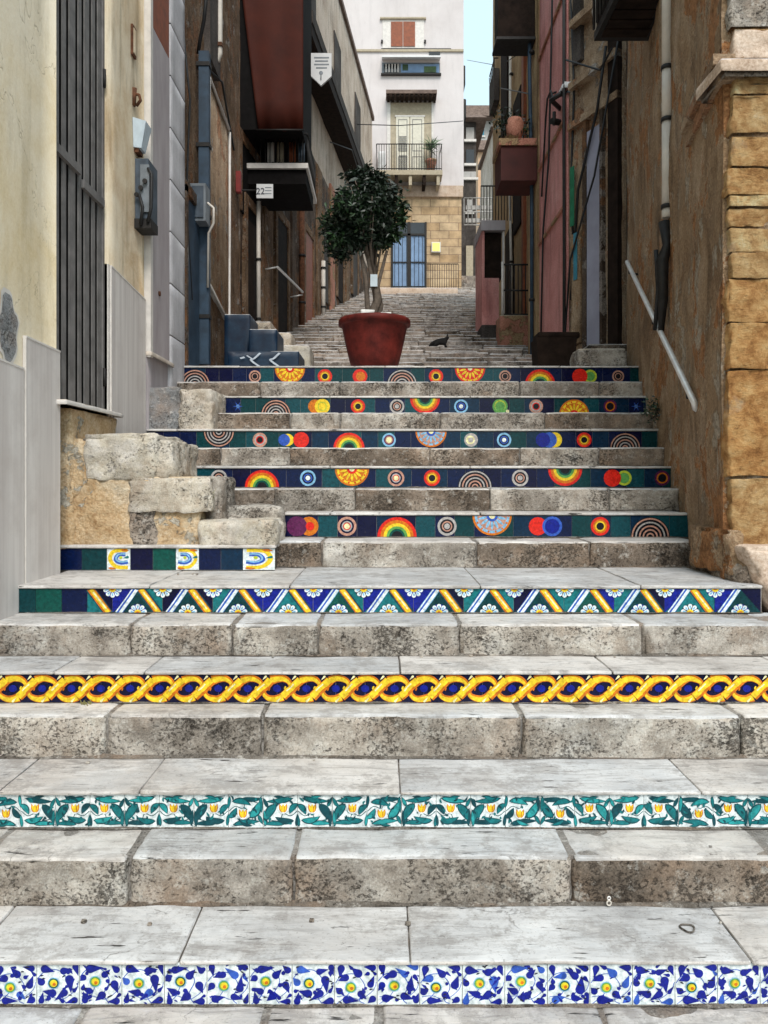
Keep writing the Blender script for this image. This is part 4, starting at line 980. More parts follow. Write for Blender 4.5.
def penta(y, g, m, mb, th):
    pts = [(311+g, 53+g), (331.5-g, 53+g), (331.5-g, 76-g*.5), (321, 85.5-g*1.3), (311+g, 76-g*.5)]
    f = [(X(a_, d), y, Z(b2, d)) for a_, b2 in pts]; bk = [(p[0], y+th, p[2]) for p in f]
    mb.poly(f[::-1], m); mb.poly(bk, m)
    for i in range(5): j = (i+1) % 5; mb.poly([f[i], f[j], bk[j], bk[i]], m)
mb = MB(); penta(d, 0, 'sign_white', mb, .05); mb.build('board', Pg)
mb = MB()
for k, (l, r) in enumerate(((314, 329), (315, 328), (314, 329), (316, 327))): mb.box(X(l, d), X(r, d), d-.003, d-.001, Z(58.4+k*3.4, d), Z(57+k*3.4, d), 'box_grey')
mb.disc = None
mb.tube([(X(321, d), d, Z(73, d)), (X(321, d), d-.004, Z(73, d))], .035, 'box_grey', 12); mb.tube([(X(321, d), d-.003, Z(80, d)), (X(321, d), d-.003, Z(72, d))], .01, 'box_grey', 6); mb.build('emblem', Pg)
mb = MB(); mb.tube([(X(306, d), d+.02, Z(54, d)), (X(314, d), d+.02, Z(54, d))], .015, 'dark_iron', 8); mb.tube([(-2.1, d+.02, Z(54, d)), (X(307, d), d+.02, Z(54, d))], .02, 'dark_iron', 8); mb.build('bracket', Pg)
# pipes on the bent wall
def vpipe(name, dd, off, r, z0, z1, m, label, cl=3):
    T = thing(name, tuple(onwall(dd, off, z0)), label, 'pipe')
    p = onwall(dd, off); mb = MB(); mb.tube([(p.x, p.y, z0), (p.x, p.y, z1)], r, m, 10); mb.build('pipe', T)
    for k in range(cl):
        zz = z0+(z1-z0)*(k+.6)/cl; mb = MB(); mb.tube([(p.x, p.y, zz), (p.x, p.y, zz+.04)], r*1.4, 'dark_iron', 10); q = onwall(dd, -.02)
        mb.tube([(p.x, p.y, zz+.02), (q.x, q.y, zz+.02)], .01, 'dark_iron', 6); mb.build('clamp', T)
vpipe('drainpipe', 12.75, .10, .035, prof(12.7), E+5.0, 'pipe_white', 'pale vertical drainpipe beside the small projecting sign')
vpipe('drainpipe', 16.0, .10, .06, prof(16), E+6.0, 'rust_iron', 'rust red drainpipe on the dark wall left of the tree')
vpipe('drainpipe', 18.3, .10, .05, prof(18.3), E+5.2, 'pipe_white', 'short pale drainpipe close behind the flower pot on the left wall')
mb = MB(); p0, p1 = onwall(13.4, .25), onwall(15.4, .25)
mb.tube([(p0.x, p0.y, E+3.7), (p1.x, p1.y, E+3.75)], .022, 'steel', 8)
for p in (p0, p1): mb.tube([(p.x, p.y, E+3.7), (p.x-.25, p.y, E+3.65)], .014, 'steel', 6)
tag(mb.build('handrail'), 'thin grey handrail fixed on the dark left wall behind the blue steps', 'handrail')
mb = MB(); mb.box(-1.86, -1.80, 9.66, 9.74, E+3.62, E+3.88, 'red_paint'); tag(mb.build('red_sign'), 'small red vertical sign on the brown wall left of the pale drainpipe', 'sign')

# painted side steps
Bs = thing('painted_side_steps', (-1.4, 8.0, E+1.03), 'three dark blue painted side steps with white chalk marks at the left of the landing', 'steps')
for (l, r, t, y0) in ((224, 250, 314, 8.2), (249, 277, 329, 8.05), (270, 299, 351, 7.9)):
    mb = MB(); mb.rblock(X(l, y0), X(r, y0), y0, y0+.55, E+1.03, Z(t, y0), 'tread_stone_grey', 'blue_paint', .05, .012, .004, .006, l, tone=.6); mb.build('step', Bs)
mb = MB(); mb.rblock(X(228, 7.75), X(299, 7.75), 7.72, 7.90, E+1.03, Z(352, 7.75), 'blue_paint', 'blue_paint', .05, .01, .004, .006, 31, tone=.5); mb.build('step', Bs)
mb = MB(); t = Tile(7.70, E+1.03, .3); t.x0 = X(236, 7.7); t.w = X(290, 7.7)-X(236, 7.7)
for u in (.30, .66): t.stroke([(u+.15, .80), (u+.04, .62), (u-.02, .56), (u+.14, .34)], .045, 'chalk', 1)
t.stroke([(.08, .62), (.16, .66)], .05, 'chalk', 1); t.stroke([(.2, .72), (.3, .60)], .03, 'chalk', 1); t.build('chalk_marks', Bs)
Ss = thing('stone_side_steps', (-1.2, 9, prof(8.9)), 'small flight of tan stone side steps rising behind the blue painted ones', 'steps')
for (l, r, t, y0) in ((254, 271, 321, 9.1), (256, 291, 332, 8.9), (278, 310, 345, 8.7)):
    mb = MB(); mb.rblock(X(l, y0), X(r, y0), y0, y0+.5, prof(y0)-.05, Z(t, y0), 'tread_stone', 'block_stone', .05, .02, .006, .012, l); mb.build('step', Ss)

# ------------------------------------------------------------------ side masonry on the left of the stairs
Sm = thing('side_masonry', (-1.4, 4.5, E-.37), 'rough plinth of big pale stones and orange fill beside the left stairs under the gate', 'masonry')
d = 4.47
mb = MB(); mb.rblock(-1.90, X(200, d), d+.0, 5.0, E-.40, E+.02, 'ochre_fill', 'ochre_fill', .025, .02, .012, .04, 41, fs=6)
mb.rblock(-1.90, X(150, d), d+.005, 5.0, E-.1, E+.24, 'ochre_fill', 'ochre_fill', .025, .02, .012, .04, 42, fs=6); mb.build('orange_fill', Sm)
mb = MB(); mb.rblock(-1.90, -1.80, 4.44, 5.20, E-.40, E+.415, 'ochre_fill', 'ochre_fill', .03, .015, .012, .03, 43, fs=7); mb.build('orange_fill', Sm)
def stone(l, r, t, bt, y0, y1, m='block_stone', seed=0, rr=.03, tone=None, ro=.034):
    mb = MB(); mb.rblock(X(l, y0), X(r, y0), y0, y1, Z(bt, y0)-.01, Z(t, y0)+.008, m, m, .016, rr, .024, ro, seed, tone=tone, fs=5.5); return mb.build('stone_block', Sm)
stone(80, 158, 435, 480, 4.452, 5.1, seed=1, tone=.75); stone(150, 173, 441, 479, 4.47, 5.1, seed=2, tone=.6)
stone(125, 212, 478, 512, 4.446, 5.0, seed=3, tone=.65); stone(128, 156, 503, 546, 4.46, 5.0, 'riser_stone', seed=4)
stone(196, 276, 522, 548, 4.43, 4.95, seed=5, tone=.75); stone(203, 222, 478, 525, 4.55, 5.0, 'riser_stone', seed=6)
stone(216, 282, 508, 538, 4.80, 5.14, 'riser_stone', seed=7); 
stone(172, 222, 484, 512, 4.95, 5.4, 'cement', seed=8)
o = stone(178, 213, 389, 438, 5.98, 6.6, seed=9, tone=.6); stone(142, 180, 388, 440, 6.0, 6.6, 'cement', seed=10)
stone(140, 206, 412, 444, 6.06, 6.6, 'cement', seed=14)
mb = MB(); mb.box(-1.9, -1.5, 5.0, 6.2, E-.3, E+.24, 'mortar'); mb.build('core', Sm)

# ------------------------------------------------------------------ right: corner building with tufa pilaster
def rw(d): return 1.05+.18*d
BR = thing('corner_house', (2.0, 5, 0), 'weathered brown house at the right with a yellow stone corner', 'building')
mb = MB(); mb.wall((rw(7.75), 7.75), (rw(4.05), 4.05), E-.75, 9, 'old_brown', 2.5, .045, .045, 12, 1.7); mb.build('wall', BR)
# yellow corner stones
mb = MB(); mb.prism([(rw(4.06)+.09, 4.08), (3.6, 4.08), (3.6, 6), (rw(6)+.09, 6)], E-.8, 9, 'mortar'); mb.build('core', BR)
rows = [(545, 478.5, -.01), (477, 370, 0), (369, 323, -.003), (322.3, 279, 0), (278.4, 252, .004), (251.4, 227.5, .006), (226.6, 208, 0), (207, 195.5, .01), (194.6, 168, -.004), (166.5, 136.5, .003), (133, 95.5, -.004), (94.6, 84, .008), (83.5, 75, .015), (58, 28, .01), (27.4, -20, .0), (-22, -70, 0), (-72, -130, 0), (-132, -200, 0), (-202, -300, 0), (-302, -400, 0)]
for k, (bt, t, off) in enumerate(rows):
    x = X(727+random.uniform(0, 6), 4.0)+off; tn = random.choice([.1, .4, .5, .6, .7, .9]) if k not in (1, 2) else .35
    if k in (5, 7): tn = .95
    xx = x
    while xx < 3.4:
        x2 = xx+random.uniform(.45, .8) if xx > x else xx+random.uniform(.26, .55)
        if 3.4-x2 < .2: x2 = 3.42
        mb = MB(); mb.rblock(xx, x2-.006, 4.0+random.uniform(-.008, .008), 4.075, Z(bt, 4), Z(t, 4), 'tufa' if k != 14 else 'cement', 'tufa' if k not in (13, 14) else ('pale_base' if k == 13 else 'riser_stone'), .014, .007, .010, .026, k*7+int(xx*9), tone=min(1, max(0, tn+random.uniform(-.1, .1))), fs=9); mb.build('corner_stone', BR)
        xx = x2
mb = MB(); mb.rblock(X(721, 3.93), 3.5, 3.93, 4.25, Z(71, 3.93), Z(58, 3.93), 'white_paint', 'pale_base', .04, .008, .006, .006, 51, tone=.7)
mb.rblock(X(725, 3.95), 3.5, 3.955, 4.25, Z(76, 3.95), Z(70.5, 3.95), 'mortar', 'mortar', .04, .01, .008, .01, 52)
mb.build('cornice', BR)
mb = MB()   # cornice return along the alley
p = [(rw(4.0)-.05, 4.0), (rw(4.82)-.05, 4.82)]
for (z0, z1, o1) in ((E+2.16, E+2.215, .05), (E+2.08, E+2.157, .02)):
    mb.quadpts([(p[0][0]-o1+.04, 4.0, z0), (p[0][0]+.15, 4.0, z0), (p[1][0]+.15, 4.82, z0), (p[1][0]-o1+.04, 4.82, z0), (p[0][0]-o1+.04, 4.0, z1), (p[0][0]+.15, 4.0, z1), (p[1][0]+.15, 4.82, z1), (p[1][0]-o1+.04, 4.82, z1)], 'old_tan')
mb.build('cornice_return', BR)
mb = MB(); mb.rblock(1.80, 3.5, 3.85, 4.3, E-.70, E-.335, 'pale_base', 'pale_base', .03, .03, .012, .02, 53, fs=5)
mb.v = [(v[0]+max(0, (E-.335-v[2]))*.42*max(0, 1-(v[0]-1.8)/1.5), v[1], v[2]) for v in mb.v]
mb.build('plinth', BR)
mb = MB(); mb.rblock(1.80, 2.05, 3.90, 4.62, E-.60, E-.41, 'old_brown', 'riser_stone_dark', .025, .05, .02, .04, 54, fs=7); mb.rblock(1.775, 1.86, 3.96, 4.5, E-.5, E-.26, 'old_brown', 'old_brown', .02, .03, .02, .03, 55, fs=7); mb.build('rubble_foot', BR)
# dark doorway at the far end, balcony above
mb = MB(); mb.prism([(rw(7.75)+.02, 7.76), (3.4, 7.78), (3.4, 8.32), (2.62, 8.32)], E+.6, 9, 'wood_dark'); mb.build('recess', BR)
Bl = thing('balcony', (2.1, 7, E+3.75), 'dark balcony with planked underside high on the brown wall at the right', 'balcony', 'balconies over the alley')
mb = MB(); y0, y1 = 5.9, 6.5; ZB = Z(41, 6.5); BX = X(594, 6.5)
mb.prism([(BX, y0), (rw(y0)+.03, y0), (rw(y1)+.03, y1), (BX, y1)], ZB, ZB+.07, 'dark_iron'); mb.build('slab', Bl)
mb = MB()
for k in range(4):
    ya = y0+.02+k*.13; mb.box(BX+.04, rw(ya), ya, ya+.11, ZB-.016, ZB-.002, 'wood_dark')
mb.build('planking', Bl)
mb = MB()
mb.prism([(BX+.02, y0+.02), (rw(y0), y0+.02), (rw(y1), y1-.02), (BX+.02, y1-.02)], ZB+.073, ZB+1.0, 'wood_dark'); mb.build('parapet', Bl)
mb = MB(); mb.tube([P3(597, 30, 6.53), P3(594, 12, 6.53), P3(600, -20, 6.53)], .02, 'pipe_white', 8); mb.build('drain', Bl)
mb = MB()
for k in range(6): mb.tube([(BX-.015, y0+.05+k*.1, ZB+.07), (BX-.015, y0+.05+k*.1, ZB+1.05)], .012, 'dark_iron', 6)
mb.build('railing', Bl)
# white downpipe
Dw = thing('downpipe', (2.0, 5.5, E+1.9), 'white sectioned downpipe with black clamps on the brown right wall', 'drainpipe')
for k, (t, bt) in enumerate(((-300, -90), (-88, 66), (70, 118), (122, 205), (209, 218))):
    mb = MB(); mb.tube([(X(667, 5.5), 5.5, Z(bt, 5.5)), (X(667, 5.5), 5.5, Z(t, 5.5))], .036, 'pipe_white', 14); mb.build('pipe', Dw)
for y in (68, 120, 207, -89):
    mb = MB(); mb.tube([(X(667, 5.5), 5.5, Z(y+2, 5.5)), (X(667, 5.5), 5.5, Z(y-2, 5.5))], .043, 'dark_iron', 14); mb.tube([(X(667, 5.5), 5.5, Z(y, 5.5)), (2.12, 5.52, Z(y, 5.5))], .014, 'dark_iron', 6); mb.build('clamp', Dw)
mb = MB(); mb.tube([P3(664, 222, 5.5), P3(667, 245, 5.48), P3(662, 262, 5.46), P3(663, 300, 5.5), P3(661, 332, 5.55)], [.04, .03, .045, .035, .02], 'dark_iron', 10)
mb.tube([P3(656, 250, 5.5), P3(658, 290, 5.5), P3(655, 330, 5.6)], .016, 'cable', 8)
tag(mb.build('old_pipe'), 'broken black iron pipe end under the white downpipe', 'pipe')
# handrail on the right
Hr = thing('handrail', (2.0, 6, E+1.2), 'polished steel handrail sloping along the brown right wall', 'handrail')
h0 = (X(627, 7.1), 7.1, Z(262, 7.1)); h1 = (X(692, 4.6), 4.6, Z(398, 4.6))
def hl(t): return tuple(h0[k]+(h1[k]-h0[k])*t for k in range(3))
mb = MB(); mb.tube([(h0[0]+.03, h0[1]+.03, h0[2]+.0), h0, h1, (h1[0]+.005, h1[1]-.02, h1[2]-.03), (h1[0]+.02, h1[1]-.0, h1[2]-.06), (h1[0]+.08, h1[1]+.05, h1[2]-.08)], .019, 'steel', 12); mb.build('rail', Hr)
for t in (.05, .5, .95):
    p = hl(t); mb = MB(); mb.tube([p, (p[0], p[1], p[2]-.06), (rw(p[1])+.03, p[1]+.02, p[2]-.07)], .010, 'dark_iron', 8); mb.build('bracket', Hr)

# next house on the right
C1, C2 = (2.60, 8.33), (2.22, 9.25)
B5 = thing('narrow_tan_house', (2.4, 8.8, prof(8.8)), 'narrow tan house front with a tall lavender door right of the pink house', 'building')
mb = MB(); mb.wall((C2[0], C2[1]), (C1[0], C1[1]), E+.9, 12.5, 'old_tan', 1.6, .03, .05, 15, 2.5); mb.build('wall', B5)
tv = Vector((C1[0]-C2[0], C1[1]-C2[1], 0)); tl = tv.length; tv.normalize(); nv = Vector((tv.y, -tv.x, 0))
def w5(px, off=0):      # point on that wall at a picture column
    # solve (C2+t*tv).x/(..y)= (px-384)/F
    k = (px-384)/F; t = (C2[0]-k*C2[1])/(k*tv.y-tv.x); p = Vector((C2[0], C2[1], 0))+tv*t; return p+nv*off
def w5box(mb, pa, pb, o0, o1, z0, z1, m):
    c = [w5(pa, o0), w5(pb, o0), w5(pb, o1), w5(pa, o1)]; c = [w5(pa, o1), w5(pb, o1), w5(pb, o0), w5(pa, o0)]
    mb.quadpts([(q.x, q.y, z0) for q in c]+[(q.x, q.y, z1) for q in c], m)
mb = MB(); w5box(mb, 590, 603, -.05, .045, E+1.25, E+4.0, 'lavender_door'); dd = mb.build('door', B5)
mb = MB(); w5box(mb, 586, 589.7, -.05, .055, E+1.25, E+4.15, 'left_old'); w5box(mb, 603.3, 606, -.05, .055, E+1.25, E+4.15, 'left_old'); mb.build('door_frame', B5)
mb = MB(); w5box(mb, 575, 584, -.05, .05, E+1.6, E+2.9, 'old_brown'); w5box(mb, 577.5, 581, .052, .06, E+2.35, E+2.9, 'turquoise'); w5box(mb, 574, 578, .052, .06, E+3.0, E+3.7, 'green_paint'); mb.build('shutter', B5)
for k, z in enumerate((4.15, 4.6, 5.3)):
    mb = MB(); w5box(mb, 572+3*k, 622, -.02, .07+.03*k, E+z, E+z+.08, 'old_tan'); mb.build('cornice', B5)
mb = MB(); w5box(mb, 576, 584, -.05, .05, E+4.9, E+6.6, 'dark_wall'); mb.build('window', B5)
mb = MB(); w5box(mb, 612, 622, -.02, .06, E+1.0, E+5.5, 'wood_dark'); mb.build('door', B5)

# pink house
B6 = thing('pink_house', (2.2, 10, prof(10)), 'tall pink plastered house with an ochre edge on the right', 'building')
mb = MB(); mb.wall((2.20, 10.9), (2.20, 9.27), E+1.0, 13.5, 'pink', 1.5, .008, .12, 17); mb.build('wall', B6)  # height raised out of view so the right-hand houses shade the left facades
mb = MB(); mb.wall((2.19, 11.7), (2.19, 10.91), E+1.0, 13.5, 'ochre', 1.5, .01, .12, 18); mb.build('edge_strip', B6)
for z in (5.9, 4.35, 3.3):
    mb = MB(); mb.box(2.17, 2.21, 9.3, 10.88, E+z, E+z+.035, 'pink_old'); mb.build('string_course', B6)
mb = MB(); mb.tube([(2.16, 9.24, 10), (2.16, 9.24, E+3.9), (2.165, 9.25, E+2.6), (2.16, 9.24, E+1.3)], .02, 'dark_iron', 10); tag(mb.build('drainpipe'), 'thin black drainpipe at the right edge of the pink wall', 'drainpipe')
mb = MB(); mb.tube([(2.17, 9.75, 10), (2.15, 9.9, E+5.5), (2.16, 10.1, E+4.2), (2.17, 10.5, E+3.4), (2.17, 10.7, E+1.5)], .014, 'cable', 6); tag(mb.build('cable'), 'black cable hanging down the left side of the pink wall', 'cable')
mb = MB(); mb.tube([(2.17, 10.6, E+3.9), (2.14, 10.2, E+4.75), (2.1, 9.9, E+4.9), (2.08, 9.6, E+4.85), (2.1, 9.5, E+4.65)], .013, 'cable', 6); tag(mb.build('cable'), 'black cable looping over the lantern arm', 'cable')
Lm = thing('street_lamp', (2.1, 9.9, E+4.6), 'grey street lamp on a short arm projecting from the pink wall', 'street lamp')
d = 9.3
mb = MB(); mb.tube([(2.2, 9.6, Z(97, d)), (X(553, d), 9.4, Z(96, d)), (X(562, d), d, Z(93, d))], .03, 'dark_iron', 8); mb.build('arm', Lm)
mb = MB(); mb.rblock(X(561, d), X(583, d), d-.10, d+.14, Z(92, d), Z(85, d), 'sign_white', 'sign_white', .05, .03, 0, 0, 1); mb.build('head', Lm)
mb = MB(); mb.rblock(X(565, d), X(579, d), d-.07, d+.1, Z(96, d), Z(92, d)-.002, 'glass_dark', 'glass_dark', .05, .02, 0, 0, 1); mb.tube([(X(580, d), d, Z(92, d)), (X(580, d), d, Z(95.5, d))], .02, 'sign_white', 8); mb.build('lamp_glass', Lm)
mb = MB(); mb.tube([(2.20, 9.6, Z(119, 9.5)), (2.08, 9.55, Z(119, 9.5))], .04, 'dark_iron', 8); mb.tube([(2.1, 9.5, Z(112, 9.5)), (2.1, 9.5, Z(125, 9.5))], .022, 'dark_iron', 8); tag(mb.build('insulator'), 'small black wall insulator below the street lamp', 'insulator')

# tall dark house beyond, with balconies
B7 = thing('balcony_house', (2.6, 14, prof(14)), 'tall dark ochre house with stacked balconies beyond the pink house', 'building')
mb = MB(); mb.wall((2.63, 18.6), (2.63, 11.72), prof(12)-.4, 14, 'ochre', 2, .03, .15, 19); mb.build('wall', B7)
mb = MB()
for y0_, z0_, z1_ in ((12.4, 5.9, 7.9), (14.6, 5.9, 7.9), (15.6, 3.6, 5.6), (13.0, 3.7, 5.6), (16.2, 8.5, 10.3)):
    mb = MB(); mb.box(2.585, 2.8, y0_, y0_+.85, E+z0_-1, E+z1_-.4, 'wood_dark'); mb.build('door', B7)
mb = MB(); mb.box(2.57, 2.8, 12.1, 12.35, E+2, E+9, 'dark_wall'); mb.build('pilaster', B7)
mb = MB(); mb.box(2.57, 2.8, 14.2, 14.4, E+2, E+12, 'wood_shutter'); mb.build('pilaster', B7)
Rb = thing('balcony', (2.0, 11.3, E+4.3), 'dark red solid balcony with a pale rim and plants beside the pink wall', 'balcony', 'balconies over the alley')
d = 11.0
mb = MB(); mb.box(X(501, d), 2.185, d, 11.6, E+4.28, Z(146, d), 'balcony_red'); mb.build('parapet', Rb)
mb = MB(); mb.box(X(500, d)-.02, 2.185, d-.03, 11.63, Z(145.8, d), Z(139, d), 'pink_old'); mb.build('rim', Rb)
d = 11.15
Ub = thing('balcony', (2.0, 11.3, E+6.4), 'black enclosed balcony box at the top right of the sky gap', 'balcony', 'balconies over the alley')
mb = MB(); mb.box(X(498, d), 2.185, d, 11.5, Z(38, d), Z(-120, d), 'wood_dark'); mb.build('parapet', Ub)
mb = MB(); mb.box(X(496, d), 2.185, d-.05, 11.55, Z(41, d), Z(38.3, d), 'dark_iron'); mb.build('slab', Ub)
d = 17.5
Sb = thing('balcony', (2.4, 16.6, E+7.8), 'small boxy balcony with thin rail beside the strip of sky', 'balcony', 'balconies over the alley')
mb = MB(); mb.box(X(494, d), 2.62, d, 18.3, Z(100, d), Z(68, d), 'dark_wall'); mb.build('parapet', Sb)
mb = MB()
for k in range(6): mb.tube([(X(494.5, d), d+.02+k*.15, Z(68, d)), (X(494.5, d), d+.02+k*.17, Z(58, d))], .01, 'dark_iron', 6)
mb.tube([(X(494.5, d), d, Z(58, d)), (X(494.5, d), 18.3, Z(58, d))], .014, 'dark_iron', 6); mb.tube([(X(494.5, d), d, Z(58, d)), (2.6, d, Z(58, d))], .014, 'dark_iron', 6); mb.build('railing', Sb)

# terrace with grille, pink gatepost
Tw = thing('terrace_wall', (2.3, 13.3, prof(13.2)), 'low blotchy pink terrace wall carrying an iron grille', 'wall')
d = 13.2
mb = MB(); mb.rblock(X(500, d), 2.66, d, d+.5, prof(d)-.25, Z(315, d), 'tan_trim', 'pink_old', .09, .02, .012, .012, 60); mb.build('wall_base', Tw)
Gr = thing('iron_grille', (2.3, 13.3, Z(315, 13.2)), 'black iron grille standing on the low pink terrace wall', 'railing')
mb = MB(); z0_, z1_ = Z(315, d)+.0, Z(263, d)
x = X(504, d)
while x < 2.64: mb.tube([(x, d+.1, z0_), (x, d+.1, z1_)], .010, 'dark_iron', 6); x += .065
mb.build('bars', Gr)
for z in (z0_+.03, (z0_+z1_)/2, z1_): 
    mb = MB(); mb.tube([(X(503, d), d+.1, z), (2.64, d+.1, z)], .016, 'dark_iron', 6); mb.build('rail', Gr)
mb = MB(); mb.tube([(X(503.5, d), d+.1, z0_), (X(503.5, d), d+.1, z1_+.05)], .022, 'sill_edge', 8); mb.build('post', Gr)
Gp = thing('pink_gatehouse', (2.0, 14.4, prof(14.3)), 'narrow dusky pink gate porch with flat pale cap beside the upper steps', 'porch')
d = 14.3
mb = MB(); mb.box(X(482, d), X(499, d), d, 15.3, Z(325, d)+.002, Z(278, d), 'pink'); mb.box(X(482, d), X(484.5, d), d, 15.3, Z(278, d)+.002, Z(231, d), 'pink'); mb.build('wall', Gp)
mb = MB(); mb.box(X(484.6, d), X(502, d), d+.08, 15.25, Z(277.9, d)+.003, Z(232, d), 'wood_dark'); mb.build('opening', Gp)
mb = MB(); mb.box(X(482, d)-.005, X(499, d)+.005, d-.01, 15.31, prof(d)-.2, Z(325, d), 'dark_wall'); mb.build('base', Gp)
mb = MB(); mb.box(X(481, d), X(505, d), d-.04, 15.4, Z(230.8, d), Z(221, d), 'lavender'); mb.build('cap', Gp)
mb = MB(); mb.box(X(502.5, d), X(504.5, d), d, d+.06, Z(330, d), Z(231.2, d), 'sill_edge'); mb.build('post', Gp)
mb = MB(); d = 14.5
for k in range(12): mb.tube([(X(481, d)+k*.055, d, Z(220.6, d)), (X(481, d)+k*.055, d, Z(186, d))], .009, 'dark_iron', 6)
mb.tube([(X(481, d), d, Z(186, d)), (X(481, d)+.62, d, Z(186, d))], .014, 'dark_iron', 6); tag(mb.build('railing'), 'black railing on the flat cap of the pink gate porch', 'railing')

# planter, ledge
Pl = thing('trough_planter', (1.75, 7.7, E+1.03), 'dark brown trough planter standing at the right end of the landing', 'planter')
d = 7.6
mb = MB(); x0_, x1_ = X(537, d), X(577, d); z0_ = E+1.034; z1_ = Z(337, d)
mb.quadpts([(x0_+.02, d+.02, z0_), (x1_-.02, d+.02, z0_), (x1_-.02, d+.30, z0_), (x0_+.02, d+.30, z0_), (x0_, d, z1_), (x1_, d, z1_), (x1_, d+.32, z1_), (x0_, d+.32, z1_)], 'wood_dark'); mb.build('body', Pl)
mb = MB(); mb.rblock(x0_-.01+.03, x1_+.04, d-.015+.05, d+.34, z1_+.002, Z(331, d), 'wood_dark', 'wood_dark', .08, .012, .001, .001, 2); mb.build('rim', Pl)
Lg = thing('stone_ledge', (2.1, 7.3, E+1.03), 'rough stone ledge behind the top step by the right wall', 'ledge')
mb = MB(); d = 7.35; mb.rblock(X(578, d), X(628, d), d, 7.9, E+1.0, Z(348, d), 'block_stone', 'riser_stone', .03, .03, .01, .03, 71, fs=7); mb.build('block', Lg)
mb = MB(); mb.rblock(X(590, 7.9), 2.6, 7.95, 8.3, E+1.0, Z(343, 7.9), 'tread_stone', 'riser_stone_dark', .04, .02, .006, .012, 72); mb.build('block', Lg)
# ------------------------------------------------------------------ white house at the end of the street
WH = thing('white_house', (.5, 29, prof(27.7)), 'tall white house with stone ground floor closing the end of the stairway', 'building')
D0 = 29.0; z0_ = prof(27.7)-.5; zs = Z(186, D0)
xl, xr = X(338, D0), X(461.5, D0)
def fbox(mb, l, r, t, b, y0, y1, m): mb.box(X(l, D0), X(r, D0), y0, y1, Z(b, D0), Z(t, D0), m)
mb = MB(); mb.box(xl, xr+.08, D0, 36, zs+.001, Z(-130, D0), 'white_paint'); mb.build('wall', WH)
mb = MB(); mb.box(xl, xr, D0+.04, 36, z0_, zs, 'ashlar'); mb.build('ground_floor', WH)
mb = MB(); fbox(mb, 339, 463, 186, 197, D0-.05, D0+.1, 'pale_base'); mb.build('string_course', WH)
mb = MB(); fbox(mb, 339, 463.5, 50, 52.2, D0-.06, D0-.001, 'tan_trim'); fbox(mb, 381, 451, 49, 50, D0-.05, D0-.001, 'dark_iron'); mb.build('ledge', WH)
# upper window
W1 = MB(); fbox(W1, 382.5, 424, 20, 48.5, D0-.03, D0-.001, 'sill_edge'); wo = W1.build('window', WH)
mb = MB(); fbox(mb, 391, 402.7, 22.5, 47, D0-.06, D0-.032, 'wood_shutter'); fbox(mb, 403.3, 415, 22.5, 47, D0-.06, D0-.032, 'wood_shutter'); mb.build('shutter', wo)
mb = MB(); fbox(mb, 380, 426, 18.5, 20, D0-.10, D0-.001, 'tan_trim'); mb.build('lintel', wo)
mb = MB()
for px in (382, 425): fbox(mb, px-1, px+1, 41, 43.5, D0-.09, D0-.002, 'dark_iron')
mb.build('shutter_catch', wo)
# low window with pale awning box
W2 = MB(); fbox(W2, 382, 440, 63, 74.5, D0-.02, D0-.001, 'box_grey'); wo = W2.build('window', WH)
mb = MB(); mb.quadpts([(X(382, D0), D0-.45, Z(63.5, D0)), (X(440, D0), D0-.45, Z(63.5, D0)), (X(440, D0), D0-.002, Z(60, D0)), (X(382, D0), D0-.002, Z(60, D0)), (X(382, D0), D0-.45, Z(62, D0)), (X(440, D0), D0-.45, Z(62, D0)), (X(440, D0), D0-.002, Z(56.5, D0)), (X(382, D0), D0-.002, Z(56.5, D0))], 'sign_white'); mb.build('awning', wo)
mb = MB(); fbox(mb, 384, 399, 64.5, 73, D0-.035, D0-.022, 'glass_dark'); fbox(mb, 401, 439, 64.5, 73, D0-.035, D0-.022, 'curtain'); mb.build('pane', wo)
mb = MB()
for k in range(5): fbox(mb, 385.5+k*3, 386.6+k*3, 64.5, 73, D0-.06, D0-.036, 'sill_edge')
fbox(mb, 402.5, 408, 65, 71, D0-.05, D0-.036, 'leaf_mid'); fbox(mb, 424, 436, 67, 73, D0-.05, D0-.036, 'leaf_yucca'); mb.build('glazing_bars', wo)
mb = MB(); fbox(mb, 381, 441, 74.5, 76, D0-.12, D0-.001, 'dark_iron'); mb.build('sill', wo)
mb = MB(); fbox(mb, 429, 440, 49.5, 56, D0-.04, D0-.001, 'glass_dark'); mb.build('vent', WH)
